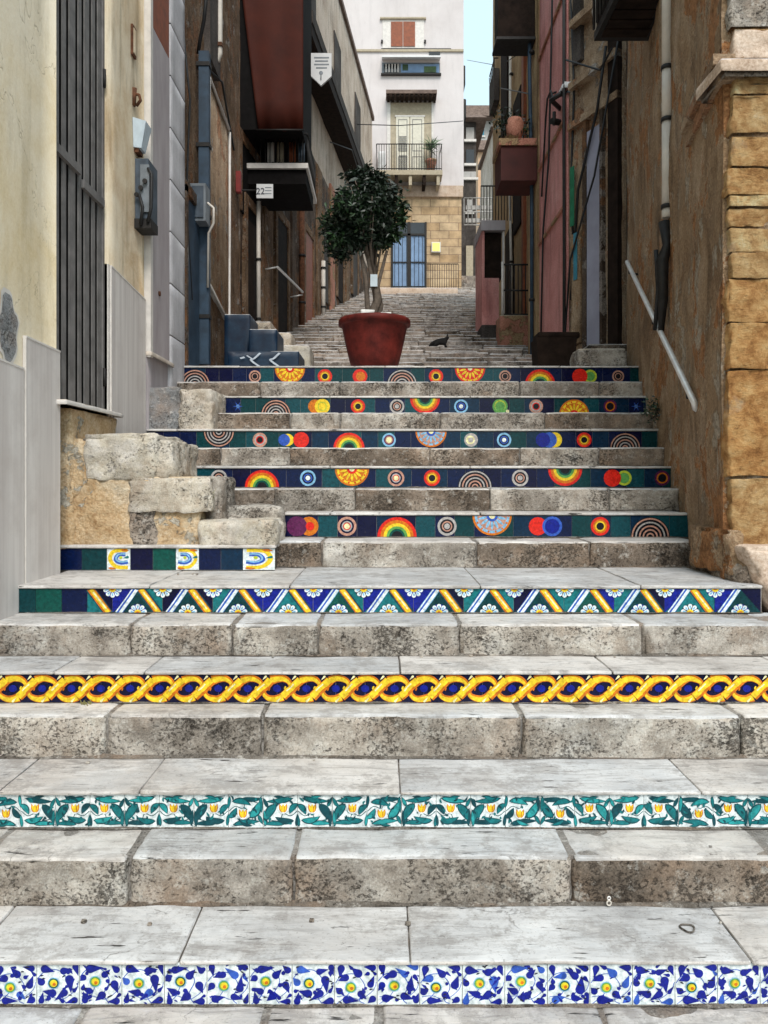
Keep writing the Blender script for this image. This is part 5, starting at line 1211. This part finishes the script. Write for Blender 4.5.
# balcony door
W3 = MB(); fbox(W3, 389.5, 433, 103, 178, D0-.03, D0-.001, 'tan_trim'); wo = W3.build('balcony_door', WH)
mb = MB(); fbox(mb, 387, 390.4, 102, 178, D0-.05, D0-.001, 'sill_edge'); fbox(mb, 431.5, 433.5, 102, 178, D0-.05, D0-.001, 'sill_edge'); fbox(mb, 395, 425, 116, 117.5, D0-.07, D0-.03, 'sill_edge'); mb.build('door_frame', wo)
for l, r in ((396, 409.3), (410.2, 424)):
    mb = MB(); fbox(mb, l, r, 117.5, 177.5, D0-.06, D0-.032, 'door_cream')
    for t, b in ((120, 152), (157, 176)):
        mb.box(X(l+2, D0), X(r-2, D0), D0-.064, D0-.0605, Z(t+.8, D0), Z(t, D0), 'louvre'); mb.box(X(l+2, D0), X(r-2, D0), D0-.064, D0-.0605, Z(b, D0), Z(b-.8, D0), 'louvre')
        mb.box(X(l+2, D0), X(l+2.7, D0), D0-.064, D0-.0605, Z(b-.8, D0)-.0, Z(t+.8, D0), 'louvre'); mb.box(X(r-2.7, D0), X(r-2, D0), D0-.064, D0-.0605, Z(b-.8, D0), Z(t+.8, D0), 'louvre')
    if l < 400:
        for t, b in ((138, 152), (157, 175)):
            z = Z(b, D0)
            while z < Z(t, D0): mb.box(X(l+3, D0), X(r-3, D0), D0-.075, D0-.066, z, z+.04, 'louvre'); z += .075
    mb.build('door_leaf', wo)
mb = MB(); fbox(mb, 386, 436, 97, 100.5, D0-.55, D0-.001, 'roof_tile')
for k in range(11): mb.box(X(387+k*4.6, D0), X(389.5+k*4.6, D0), D0-.5, D0-.002, Z(103, D0), Z(100.6, D0), 'wood_dark')
mb.build('canopy', WH)
Wb = thing('balcony', (.9, 28.6, Z(190, 29)), 'balcony with thin railing and bracketed stone slab on the white house', 'balcony')
mb = MB(); mb.box(X(376, D0), X(441, D0), D0-.75, D0-.051, Z(182.5, D0), Z(178, D0), 'tan_trim'); mb.build('slab', Wb)
for k in range(5):
    px = 381+k*13.6; mb = MB(); mb.prism([(X(px, D0), D0-.7), (X(px+3, D0), D0-.7), (X(px+3, D0), D0-.052), (X(px, D0), D0-.052)], Z(192, D0), Z(182.7, D0), 'wood_dark' if k % 2 else 'tan_trim'); mb.build('bracket', Wb)
mb = MB(); n = 26
for k in range(n+1):
    x = X(376.8, D0)+(X(440.2, D0)-X(376.8, D0))*k/n; mb.tube([(x, D0-.73, Z(178, D0)), (x, D0-.73, Z(152.5, D0))], .011, 'dark_iron', 5, False)
for z in (152.5, 176.5): mb.tube([(X(376.8, D0), D0-.73, Z(z, D0)), (X(440.2, D0), D0-.73, Z(z, D0))], .018, 'dark_iron', 6)
for px in (376.8, 440.2): mb.tube([(X(px, D0), D0-.73, Z(152.5, D0)), (X(px, D0), D0-.002, Z(152.5, D0))], .018, 'dark_iron', 6)
mb.build('railing', Wb)
mb = MB(); mb.rblock(X(378, D0), X(385.5, D0), D0-.35, D0-.1, Z(176, D0), Z(155, D0), 'sign_white', 'sign_white', .1, .03, 0, 0, 2); tag(mb.build('air_conditioner'), 'white air conditioner at the left end of the white house balcony', 'air conditioner')
# ground-floor door with curtains
W4 = MB(); fbox(W4, 391, 426.5, 222.5, 288, D0-.0, D0+.038, 'glass_dark'); wo = W4.build('glazed_door', WH)
for l, r in ((393, 407), (411, 424.5)):
    mb = MB(); n = 16; b0 = 0
    for q in range(n+1):
        for j in (0, 1): mb.v.append((X(l, D0)+(X(r, D0)-X(l, D0))*q/n, D0-.012-.012*math.sin(q*1.9), Z(286, D0) if j == 0 else Z(236, D0)))
    for q in range(n): mb.face([2*q, 2*q+2, 2*q+3, 2*q+1], 'curtain', True)
    mb.build('curtain', wo)
mb = MB()
for l, r in ((391, 393), (407.5, 410.5), (424.6, 426.6)): fbox(mb, l, r, 222.5, 288, D0-.06, D0-.03, 'dark_iron')
fbox(mb, 393, 424.6, 234, 236, D0-.06, D0-.03, 'dark_iron'); fbox(mb, 393, 424.6, 262, 263, D0-.055, D0-.03, 'dark_iron')
for k in range(8): fbox(mb, 394.5+k*4, 394.9+k*4, 236, 288, D0-.05, D0-.04, 'dark_iron')
mb.build('door_frame', wo)
Yp = MB(); fbox(Yp, 431.5, 440.5, 242.5, 252.5, D0-.06, D0+.038, 'sign_white'); yo = Yp.build('lit_plaque'); tag(yo, 'small glowing yellow white plaque right of the curtained door', 'plaque')
mb = MB(); fbox(mb, 432.3, 439.7, 243.3, 251.7, D0-.072, D0-.062, 'lit_plaque'); mb.build('lit_panel', yo)
mb = MB()
dR = 28.0
for k in range(14): mb.tube([(X(428, dR)+k*.085, dR, Z(289, dR)), (X(428, dR)+k*.085, dR, Z(264, dR))], .010, 'dark_iron', 5)
mb.tube([(X(427, dR), dR, Z(264, dR)), (X(458, dR), dR, Z(264, dR))], .018, 'dark_iron', 6); tag(mb.build('railing'), 'dark railing before the stone ground floor of the white house', 'railing')
mb = MB(); mb.rblock(X(377, 25), X(458, 25), 25, 25.5, prof(24.5)-.4, Z(287.5, 25), 'white_paint', 'pale_base', .2, .03, .01, .01, 81); tag(mb.build('parapet_wall'), 'low pale wall at the top of the upper steps', 'wall')
Yu = thing('potted_yucca', (X(430, 28.6), 28.6, Z(178, D0)), 'spiky yucca plant in a reddish pot on the white house balcony', 'plant')
yx, yy, yz = X(431, 28.5), 28.5, Z(178, D0)
mb = MB(); mb.lathe((yx, yy, yz), [(.12, 0), (.20, .38), (.22, .40), (.22, .46), (.17, .46), (.16, .40)], 'pink_old', 16); mb.build('pot', Yu)
mb = MB(); mb.tube([(yx, yy, yz+.42), (yx+.03, yy, yz+.8), (yx, yy, yz+1.0)], .035, 'bark', 8); mb.build('stem', Yu)
mb = MB()
for k in range(60):
    a = random.uniform(0, 6.28); el = random.uniform(-.1, 1.3); L = random.uniform(.35, .62); c = Vector((yx, yy, yz+.75+random.uniform(0, .3)))
    dr = Vector((math.cos(a)*math.cos(el), math.sin(a)*math.cos(el), math.sin(el))); s_ = dr.orthogonal().normalized()*.022
    mb.poly([c-s_, c+dr*L*.5-s_*.9+Vector((0, 0, .02)), c+dr*L+Vector((0, 0, -.05)), c+dr*L*.5+s_*.9+Vector((0, 0, .02)), c+s_], 'leaf_yucca')
mb.build('leaves', Yu)
# clothes line cable across the street
mb = MB(); mb.tube([(X(344, 24), 24, Z(124, 24)), (X(400, 24.5), 24.5, Z(125.5, 24.5)), (X(463, 28.9), 28.9, Z(121, 28.9))], .014, 'cable', 6); tag(mb.build('cable'), 'thin cable crossing the front of the white house above its balcony door', 'cable')

# ------------------------------------------------------------------ houses beyond the gap on the right
def house(name, label, l, r, t, b, d, depth, m, wins=(), roof=None, over=.1):
    H = thing(name, (X((l+r)/2, d), d, Z(b, d)), label, 'house')
    mb = MB(); mb.box(X(l, d), X(r, d), d, d+depth, Z(b, d)-3, Z(t, d), m); mb.build('wall', H)
    for (wl, wr, wt, wb, wm) in wins:
        mb = MB(); mb.box(X(wl, d), X(wr, d), d-.06, d-.002, Z(wb, d), Z(wt, d), wm); wo = mb.build('window', H)
        mb = MB(); mb.box(X(wl, d)-.1, X(wr, d)+.1, d-.12, d-.002, Z(wb, d)-.12, Z(wb, d)-.003, 'sill_edge'); mb.build('sill', wo)
    if roof:
        mb = MB(); mb.quadpts([(X(l, d)-over, d-over, Z(t, d)+.003), (X(r, d)+over, d-over, Z(t, d)+.003), (X(r, d)+over, d+depth, Z(t, d)+.003), (X(l, d)-over, d+depth, Z(t, d)+.003), (X(l, d)-over+.3, d-over+.4, Z(t, d)+roof), (X(r, d)+over-.3, d-over+.4, Z(t, d)+roof), (X(r, d)+over, d+depth, Z(t, d)+roof), (X(l, d)-over, d+depth, Z(t, d)+roof)], 'roof_tile'); mb.build('roof', H)
    return H
house('side_house', 'dark narrow house just past the right edge of the white house', 455, 476, 122, 292, 38, 4, 'dark_wall',
      ((466, 474, 128, 140, 'house_grey'), (466, 474, 150, 164, 'glass_dark'), (463, 476, 172, 178, 'house_grey'), (466, 473, 246, 283, 'tan_trim'), (467, 472, 200, 212, 'house_grey')), .3, .5)
house('peach_house', 'small peach coloured house lit brightly in the gap between buildings', 478, 499, 152, 290, 52, 6, 'peach',
      ((483.5, 486, 160, 168, 'glass_dark'), (491, 494, 160, 168, 'glass_dark'), (484, 487, 186, 198, 'glass_dark'), (491, 494, 186, 198, 'turquoise')), .8, .4)
house('grey_roofed_house', 'dark roofed distant house right under the strip of sky', 460, 500, 121, 290, 68, 8, 'house_grey',
      ((470, 474, 128, 136, 'glass_dark'), (480, 484, 128, 136, 'turquoise'), (490, 494, 128, 137, 'glass_dark'), (474, 477, 150, 175, 'turquoise')), 1.1, 1.0)
house('far_tan_house', 'tan distant house behind the balconies at the right of the gap', 494, 530, 128, 290, 44, 6, 'upper_tan',
      ((497, 500, 150, 160, 'glass_dark'), (497, 500, 172, 182, 'glass_dark')), .3, .2)
mb = MB(); d = 34
for k in range(9): mb.tube([(X(464, d)+k*.18, d, Z(225, d)), (X(464, d)+k*.18, d, Z(198, d))], .02, 'house_grey', 5)
for z in (198, 212, 225): mb.tube([(X(464, d), d, Z(z, d)), (X(499, d), d, Z(z, d))], .03, 'house_grey', 5)
for z in (205, 218): mb.box(X(466, d), X(492, d), d+.05, d+.12, Z(z+4, d), Z(z, d), 'house_grey')
tag(mb.build('street_railing'), 'grey metal railing crossing the gap at the right of the white house', 'railing')
mb = MB(); d = 33; mb.box(X(462, d), X(497, d), d, d+4, prof(28)-1, Z(288, d), 'street_stone'); mb.box(X(463, d), X(485, d), d+.6, d+4.6, prof(28)-1, Z(272, d), 'street_stone'); tag(mb.build('retaining_wall'), 'rough grey retaining wall at the foot of the gap', 'wall')
for k, (px, py, s, lab) in enumerate(((466, 66, 4, 'upper dark box unit on the right flank of the white house'), (467, 100, 5, 'lower dark box unit on the right flank of the white house'))):
    mb = MB(); mb.rblock(xr+.081, xr+.081+s*.03, 29.5, 30.2, Z(py+12, D0), Z(py-8, D0), 'dark_iron', 'dark_iron', .2, .03, 0, 0, 3)
    mb.tube([(xr+.09, 29.4, Z(py+20, D0)), (xr+.16, 29.4, Z(py+12, D0))], .03, 'dark_iron', 6)
    tag(mb.build('wall_unit'), lab, 'wall unit', 'box units on the white house flank')

# ------------------------------------------------------------------ pot with tree
d = 7.42; pxc = X(374.5, d); zb_ = E+1.037
Pt = thing('potted_tree', (pxc, d, zb_), 'bushy dark green tree in a large dark red pot above the tiled stairs', 'plant')
mb = MB(); hR = X(410.5, d)-pxc; hh = Z(320, d)-zb_
mb.lathe((pxc, d, zb_), [(hR*.60, 0), (hR*.70, hh*.22), (hR*.83, hh*.6), (hR*.905, hh*.86), (hR*.92, hh*.87), (hR, hh*.885), (hR*1.0, hh*.965), (hR*.97, hh), (hR*.92, hh), (hR*.90, hh*.95), (hR*.88, hh*.86)], 'terracotta', 48)
mb.build('pot', Pt)
mb = MB(); mb.lathe((pxc, d, zb_), [(hR*.2, hh*.87), (hR*.84, hh*.885), (hR*.84, hh*.90), (hR*.3, hh*.93)], 'soil', 24, .03); mb.build('soil', Pt)
base = Vector((pxc, d, zb_+hh*.9)); 
mb = MB()
tp = [base+Vector(v) for v in ((.0, 0, 0), (-.02, .01, .12), (.03, 0, .24), (0, 0, .40), (-.04, 0, .60), (-.02, 0, .78))]
mb.tube(tp, [.055, .043, .045, .038, .034, .026], 'bark', 10)
mb.tube([base+Vector(v) for v in ((-.03, .02, 0), (-.07, .03, .2), (-.08, .02, .42), (-.14, 0, .75))], [.032, .026, .022, .015], 'bark', 8)
mb.tube([base+Vector(v) for v in ((.03, .02, .02), (.06, .03, .2), (.03, .02, .38), (.12, 0, .72))], [.03, .025, .02, .013], 'bark', 8)
crown_c = Vector((X(371, d), d, Z(208, d)))
for k in range(16):
    a = random.uniform(0, 6.28); el = random.uniform(-.5, 1.2); s_ = tp[random.choice((3, 4, 5))]
    e_ = crown_c+Vector((math.cos(a)*math.cos(el)*.33, math.sin(a)*math.cos(el)*.3, math.sin(el)*.32))
    mid = (s_+e_)/2+Vector((random.uniform(-.05, .05), random.uniform(-.05, .05), .03)); mb.tube([s_, mid, e_], [.012, .008, .004], 'bark', 5)
mb.build('trunk', Pt)
mb = MB()
cl = []     # leaf clumps at the ends of the boughs, uneven, with gaps between
for k in range(30):
    while True:
        v = Vector((random.uniform(-1, 1), random.uniform(-1, 1), random.uniform(-1, 1)))
        if .35 < v.length < 1: break
    cl.append((crown_c+Vector((v.x*.29*(1+.3*v.z), v.y*.3, v.z*.36)), random.uniform(.05, .12)))
cl += [(crown_c+Vector(v), r_) for v, r_ in (((.35, 0, -.02), .06), ((.22, 0, .18), .08), ((.36, .05, -.15), .05), ((-.30, 0, -.1), .10), ((-.33, .1, .12), .07), ((-.30, .1, -.28), .11), ((-.22, 0, -.42), .10),
       ((.20, 0, -.30), .07), ((-.05, 0, .40), .06), ((-.22, .05, .38), .06), ((-.08, .0, -.38), .09), ((.10, -.1, .30), .06), ((.28, 0, -.36), .05), ((-.4, .05, -.4), .08), ((-.38, .05, -.02), .05), ((.02, 0, .30), .10), ((-.46, .2, -.25), .10), ((-.52, .25, -.10), .08), ((-.42, .2, -.48), .09), ((-.34, .1, -.52), .07), ((.02, -.1, -.42), .07), ((.14, 0, -.44), .05))]
cl += [(crown_c+Vector((random.uniform(-.28, .12), random.uniform(-.2, .2), random.uniform(-.38, .12))), random.uniform(.07, .12)) for _ in range(18)]
cl = [(crown_c+Vector((.0, 0, .02))+(c-crown_c)*.80, rad*.86) for c, rad in cl]
for c, rad in cl:
    n = int(150+15000*rad*rad); mm = 'leaf_mid' if random.random() < .3 else 'leaf_dark'
    for q in range(n):
        v = Vector((random.gauss(0, .62), random.gauss(0, .6), random.gauss(0, .5)))*rad*1.15; p = c+v
        dr = Vector((random.gauss(0, 1), random.gauss(0, 1), random.gauss(-.5, .7))).normalized(); sd = dr.cross(Vector((random.gauss(0, 1), random.gauss(0, 1), random.gauss(0, 1)))).normalized()
        L = random.uniform(.03, .078); wd = L*random.uniform(.18, .28); up = dr.cross(sd)*L*.07
        mb.poly([p, p+dr*L*.4+sd*wd+up, p+dr*L, p+dr*L*.4-sd*wd+up], mm if random.random() < .8 else 'leaf_dark')
mb.build('crown', Pt)
mb = MB()
mb.rblock(pxc-.13, pxc-.09, d-.06, d-.04, zb_+hh*.92, zb_+hh*.92+.13, 'paper', 'paper', .03, .003, .002, .004, 5, (0, .1))
mb.rblock(pxc+.06, pxc+.16, d-.08, d-.065, zb_+hh*.92, zb_+hh*.92+.10, 'paper', 'paper', .03, .003, .004, .006, 6)
tag(mb.build('paper_scraps'), 'white scraps of paper stuck in the soil around the tree trunk', 'litter')
mb = MB(); mb.box(X(370.5, d), X(377.5, d), d-.06, d-.055, Z(288, d), Z(276, d), 'bluewhite'); mb.tube([(X(374, d), d-.052, Z(288, d)), (X(374, d), d-.03, Z(305, d))], .004, 'wood_dark', 5); tag(mb.build('plant_tag'), 'small pale blue tag standing against the tree trunk', 'tag')

# plants on the far balconies
def shrub(name, c, r, n, mats, leafL, label, cat='plant', group=None):
    T = thing(name, tuple(Vector(c)-Vector((0, 0, r))), label, cat, group)
    mb = MB()
    for k in range(n):
        v = Vector((random.gauss(0, .5), random.gauss(0, .5), random.gauss(0, .5)))*r; p = Vector(c)+v
        dr = Vector((random.gauss(0, 1), random.gauss(0, 1), random.gauss(0, 1))).normalized(); sd = dr.orthogonal().normalized()
        mb.poly([p, p+dr*leafL*.5+sd*leafL*.25, p+dr*leafL, p+dr*leafL*.5-sd*leafL*.25], random.choice(mats))
    mb.build('foliage', T)
    mb = MB(); mb.tube([Vector(c)-Vector((0, 0, r)), Vector(c)+Vector((.02, 0, 0))], .01, 'bark', 6); mb.build('stem', T)
    return T
shrub('balcony_plant', (2.0, 11.3, E+5.12), .22, 260, ['leaf_dark', 'leaf_dark', 'leaf_mid'], .07, 'dark leafy plant growing over the rim of the red balcony', group='plants on the red balcony')
shrub('balcony_plant', (1.76, 11.25, E+5.2), .2, 200, ['leaf_dark', 'leaf_dark'], .07, 'taller dark plant at the left corner of the red balcony', group='plants on the red balcony')
mb = MB(); mb.lathe((X(515, 11.1), 11.12, Z(139, 11)), [(.08, 0), (.12, .14), (.13, .26), (.10, .34), (.05, .36)], 'pink_old', 14, .05); tag(mb.build('clay_jar'), 'round clay jar standing on the rim of the red balcony', 'jar')
shrub('weed', (X(655, 5.9), 5.92, Z(412, 5.9)+.02), .09, 160, ['leaf_dark', 'leaf_mid'], .035, 'green weed rooted where the right wall meets the steps', group='weeds in the cracks')
# dry tuft
def tuft(name, c, n, h, label):
    mb = MB()
    for k in range(n):
        a = random.uniform(0, 6.28); p = Vector(c)+Vector((random.uniform(-.02, .02), random.uniform(-.015, .015), 0)); t = Vector((math.cos(a)*.35, math.sin(a)*.3, 1)).normalized()*h*random.uniform(.5, 1)
        s_ = Vector((.003, 0, 0)); mb.poly([p-s_, p+s_, p+t*.6+s_*.7, p+t+Vector((.01*math.cos(a), 0, -.01)), p+t*.6-s_*.7], 'weed_dry')
    tag(mb.build(name), label, 'plant', 'weeds in the cracks')
tuft('dry_grass', (X(207, 4.5), 4.5, Z(507, 4.5)), 26, .14, 'dry yellow grass tuft in the gap of the side masonry')
tuft('dry_grass', (X(82, 3.2), 3.235, Z(716, 3.1)), 10, .05, 'tiny grass tuft in a joint of the step under the yellow scroll tiles')

# cat on the upper steps
CT = thing('cat', (X(439, 12.9), 12.9, prof(13)), 'small black cat crouching on the upper steps right of the pot', 'cat')
d = 12.9; s_ = 1.0; cz = prof(13.07)+.012
bm = bmesh.new(); me = bpy.data.meshes.new('body')
cx = X(439, d)
nodes = {'pel': ((-.10, 0, .085), .062), 'rump': ((-.145, 0, .06), .045), 'mid': ((-.02, 0, .10), .060), 'che': ((.06, 0, .095), .052), 'nk': ((.095, -.005, .135), .034), 'hd': ((.118, -.012, .165), .036), 'mz': ((.142, -.02, .155), .018),
         'fl1': ((.075, -.035, .05), .018), 'fl2': ((.085, -.04, .012), .014), 'fl3': ((.11, -.045, .008), .011), 'fr1': ((.075, .035, .05), .018), 'fr2': ((.085, .04, .012), .014), 'fr3': ((.11, .04, .008), .011),
         'hl1': ((-.07, -.05, .05), .032), 'hl2': ((-.12, -.055, .02), .016), 'hl3': ((-.06, -.06, .010), .012), 'hr1': ((-.07, .05, .05), .032), 'hr2': ((-.12, .055, .02), .016), 'hr3': ((-.06, .06, .010), .012),
         't1': ((-.19, -.01, .03), .013), 't2': ((-.20, -.05, .016), .011), 't3': ((-.14, -.085, .012), .009), 't4': ((-.08, -.09, .012), .006)}
edges = [('pel', 'rump'), ('pel', 'mid'), ('mid', 'che'), ('che', 'nk'), ('nk', 'hd'), ('hd', 'mz'), ('che', 'fl1'), ('fl1', 'fl2'), ('fl2', 'fl3'), ('che', 'fr1'), ('fr1', 'fr2'), ('fr2', 'fr3'),
         ('pel', 'hl1'), ('hl1', 'hl2'), ('hl2', 'hl3'), ('pel', 'hr1'), ('hr1', 'hr2'), ('hr2', 'hr3'), ('rump', 't1'), ('t1', 't2'), ('t2', 't3'), ('t3', 't4')]
keys = list(nodes); me.from_pydata([nodes[k][0] for k in keys], [(keys.index(a_), keys.index(b2)) for a_, b2 in edges], [])
co_ = bpy.data.objects.new('body', me); COL.objects.link(co_); me.materials.append(M['cat_fur'])
sk = co_.modifiers.new('skin', 'SKIN'); sk.use_smooth_shade = True
for i_, k in enumerate(keys): me.skin_vertices[0].data[i_].radius = (nodes[k][1],)*2; me.skin_vertices[0].data[i_].use_root = (k == 'pel')
co_.modifiers.new('sub', 'SUBSURF').levels = 2; co_.modifiers['sub'].render_levels = 2
d = 12.62; CT.location = (cx, d-.1, cz); co_.parent = CT
for sy in (-.02, .012):
    mb = MB(); o0 = Vector((cx, d-.1, cz)); mb.v += [tuple(o0+Vector(v)) for v in ((.100, sy-.008, .185), (.128, sy-.008, .188), (.112, sy+.012, .186), (.115, sy-.002, .232))]
    for f in ((0, 1, 3), (1, 2, 3), (2, 0, 3), (0, 2, 1)): mb.face(list(f), 'cat_fur')
    mb.build('ear', CT)
for sy in (-.036, .0):
    mb = MB(); mb.tube([(cx+.140, d-.1+sy, cz+.172), (cx+.147, d-.1+sy-.001, cz+.172)], .006, 'lime_eye' if 'lime_eye' in M else 'leaf_yucca', 8); mb.build('eye', CT)
CT.scale = (.95, .95, .95)

# small things on the near steps
mb = MB(); c = Vector((X(609, 2.53), 2.53, E-1.406+.016))
def torus(mb, c, r, rr, m, ax='y', n=20, sy=1.0):
    pts = []
    for k in range(n+1):
        a_ = 2*math.pi*k/n; pts.append(c+Vector((r*math.cos(a_), 0, r*sy*math.sin(a_))) if ax == 'y' else c+Vector((r*math.cos(a_), r*sy*math.sin(a_), 0)))
    mb.tube(pts, rr, m, 6, False)
torus(mb, c, .007, .0024, 'pipe_white', 'y', 16, 1.1); torus(mb, c+Vector((0, 0, .016)), .005, .0022, 'steel', 'y', 14, 1)
tag(mb.build('pull_ring'), 'tiny metal pull ring leaning against the stone riser at the lower right', 'litter')
mb = MB(); c = Vector((X(689, 2.4), 2.41, E-1.406+.004)); pts = []
for k in range(25):
    a_ = 2*math.pi*k/24; r_ = .021*(1+.12*math.sin(3*a_)); pts.append(c+Vector((r_*math.cos(a_), r_*math.sin(a_)*1.0, 0)))
mb.tube(pts, .0028, 'mortar', 6, False); tag(mb.build('rubber_band'), 'dark oval ring lying flat on the tread above the blue leaf tiles', 'litter')
for k in range(14):
    dd = random.choice((2.40, 3.0, 3.47, 4.2, 4.5)); lv = {2.40: 1.406, 3.0: 1.1136, 3.47: .809, 4.2: .5227, 4.5: .5227}[dd]
    c = Vector((random.uniform(-1.2, 1.3), dd+random.uniform(.02, .05), E-lv+.003)); mb = MB(); s_ = random.uniform(.004, .009)
    mb.rblock(c.x-s_, c.x+s_, c.y-s_*.8, c.y+s_*.8, c.z-.002, c.z+s_*.9, 'riser_stone', 'riser_stone', .01, s_*.4, .001, .001, k)
    tag(mb.build('pebble'), 'tiny grey pebble lying on a stone tread', 'pebble', 'pebbles on the treads')

# more facade clutter on the right
for k, (y, z, h_, w2, m, lab) in enumerate([(13.7, 8.3, .5, .4, 'sign_white', 'small white box unit high beyond the pink wall')]):
    mb = MB(); mb.rblock(2.36-.04*k, 2.63, y, y+w2, E+z, E+z+h_, m, m, .1, .02, 0, 0, k)
    mb.tube([(2.40, y, E+z), (2.42, y, E+z-.4), (2.6, y, E+z-.6)], .014, 'cable', 6); tag(mb.build('box_unit'), lab, 'wall unit')
for k, (y, x, m, lab) in enumerate(((11.2, 2.15, 'pipe_blue', 'dark blue pipe on the ochre strip beside the pink wall'), (12.9, 2.58, 'dark_iron', 'thin black pipe on the house with the red balcony'), (15.6, 2.58, 'pipe_white', 'pale pipe behind the pink gate porch'))):
    mb = MB(); mb.tube([(x, y, prof(y)-.1), (x, y, E+4.2), (x-.03, y+.02, E+6), (x, y, E+12)], .028, m, 8)
    for z in (2.6, 4.4, 6.2, 8.2): mb.tube([(x, y, E+z), (x, y, E+z+.04)], .042, 'dark_iron', 8)
    tag(mb.build('wall_pipe'), lab, 'pipe')
# cables over the alley on the right
def cab(pts, r, label):
    mb = MB(); mb.tube(pts, r, 'cable', 6); tag(mb.build('cable'), label, 'cable')
cab([P3(566, 60, 9.0), P3(600, 70, 8.4), P3(612, 48, 7.9)], .012, 'black cable sagging from the pink wall to the dark balcony')
cab([(2.55, 8.2, E+5), (2.35, 8.6, E+3.4), (2.20, 9.1, E+2.6), (2.16, 9.2, E+1.7)], .012, 'slanting black cable across the narrow tan house')
cab([P3(500, 88, 16), P3(520, 92, 13.5), P3(545, 97, 10.8), P3(556, 92, 9.8)], .012, 'horizontal black cable behind the street lamp')
cab([P3(366, 196, 23), P3(352, 150, 20), P3(330, 142, 17.5)], .012, 'thin cable on the tan wall left of the white house')
cab([P3(571, 0, 9.2), P3(574, 90, 9.1), P3(571, 180, 9.2), P3(575, 300, 9.1)], .014, 'black cable running down the wall right of the pink house')
cab([P3(606, 46, 8.4), P3(597, 110, 8.6), P3(578, 190, 9.0), P3(571, 300, 9.2)], .016, 'thick black cable slanting from the balcony to the foot of the pink wall')
cab([P3(467, 60, 29), P3(500, 66, 18), P3(540, 40, 11)], .008, 'thin cable spanning the strip of sky')
cab([P3(205, 66, 7.9), P3(222, 82, 8.6), P3(234, 150, 9.6)], .012, 'black cable sagging along the old wall behind the blue drainpipe')
cab([P3(183, 30, 7.0), P3(190, 100, 7.2), P3(186, 200, 7.1), P3(192, 300, 7.3)], .010, 'thin dark cable beside the blue drainpipe')
cab([P3(692, 405, 4.9), P3(700, 410, 4.6), P3(707, 404, 4.5)], .008, 'short black wire hanging at the lower end of the steel handrail')
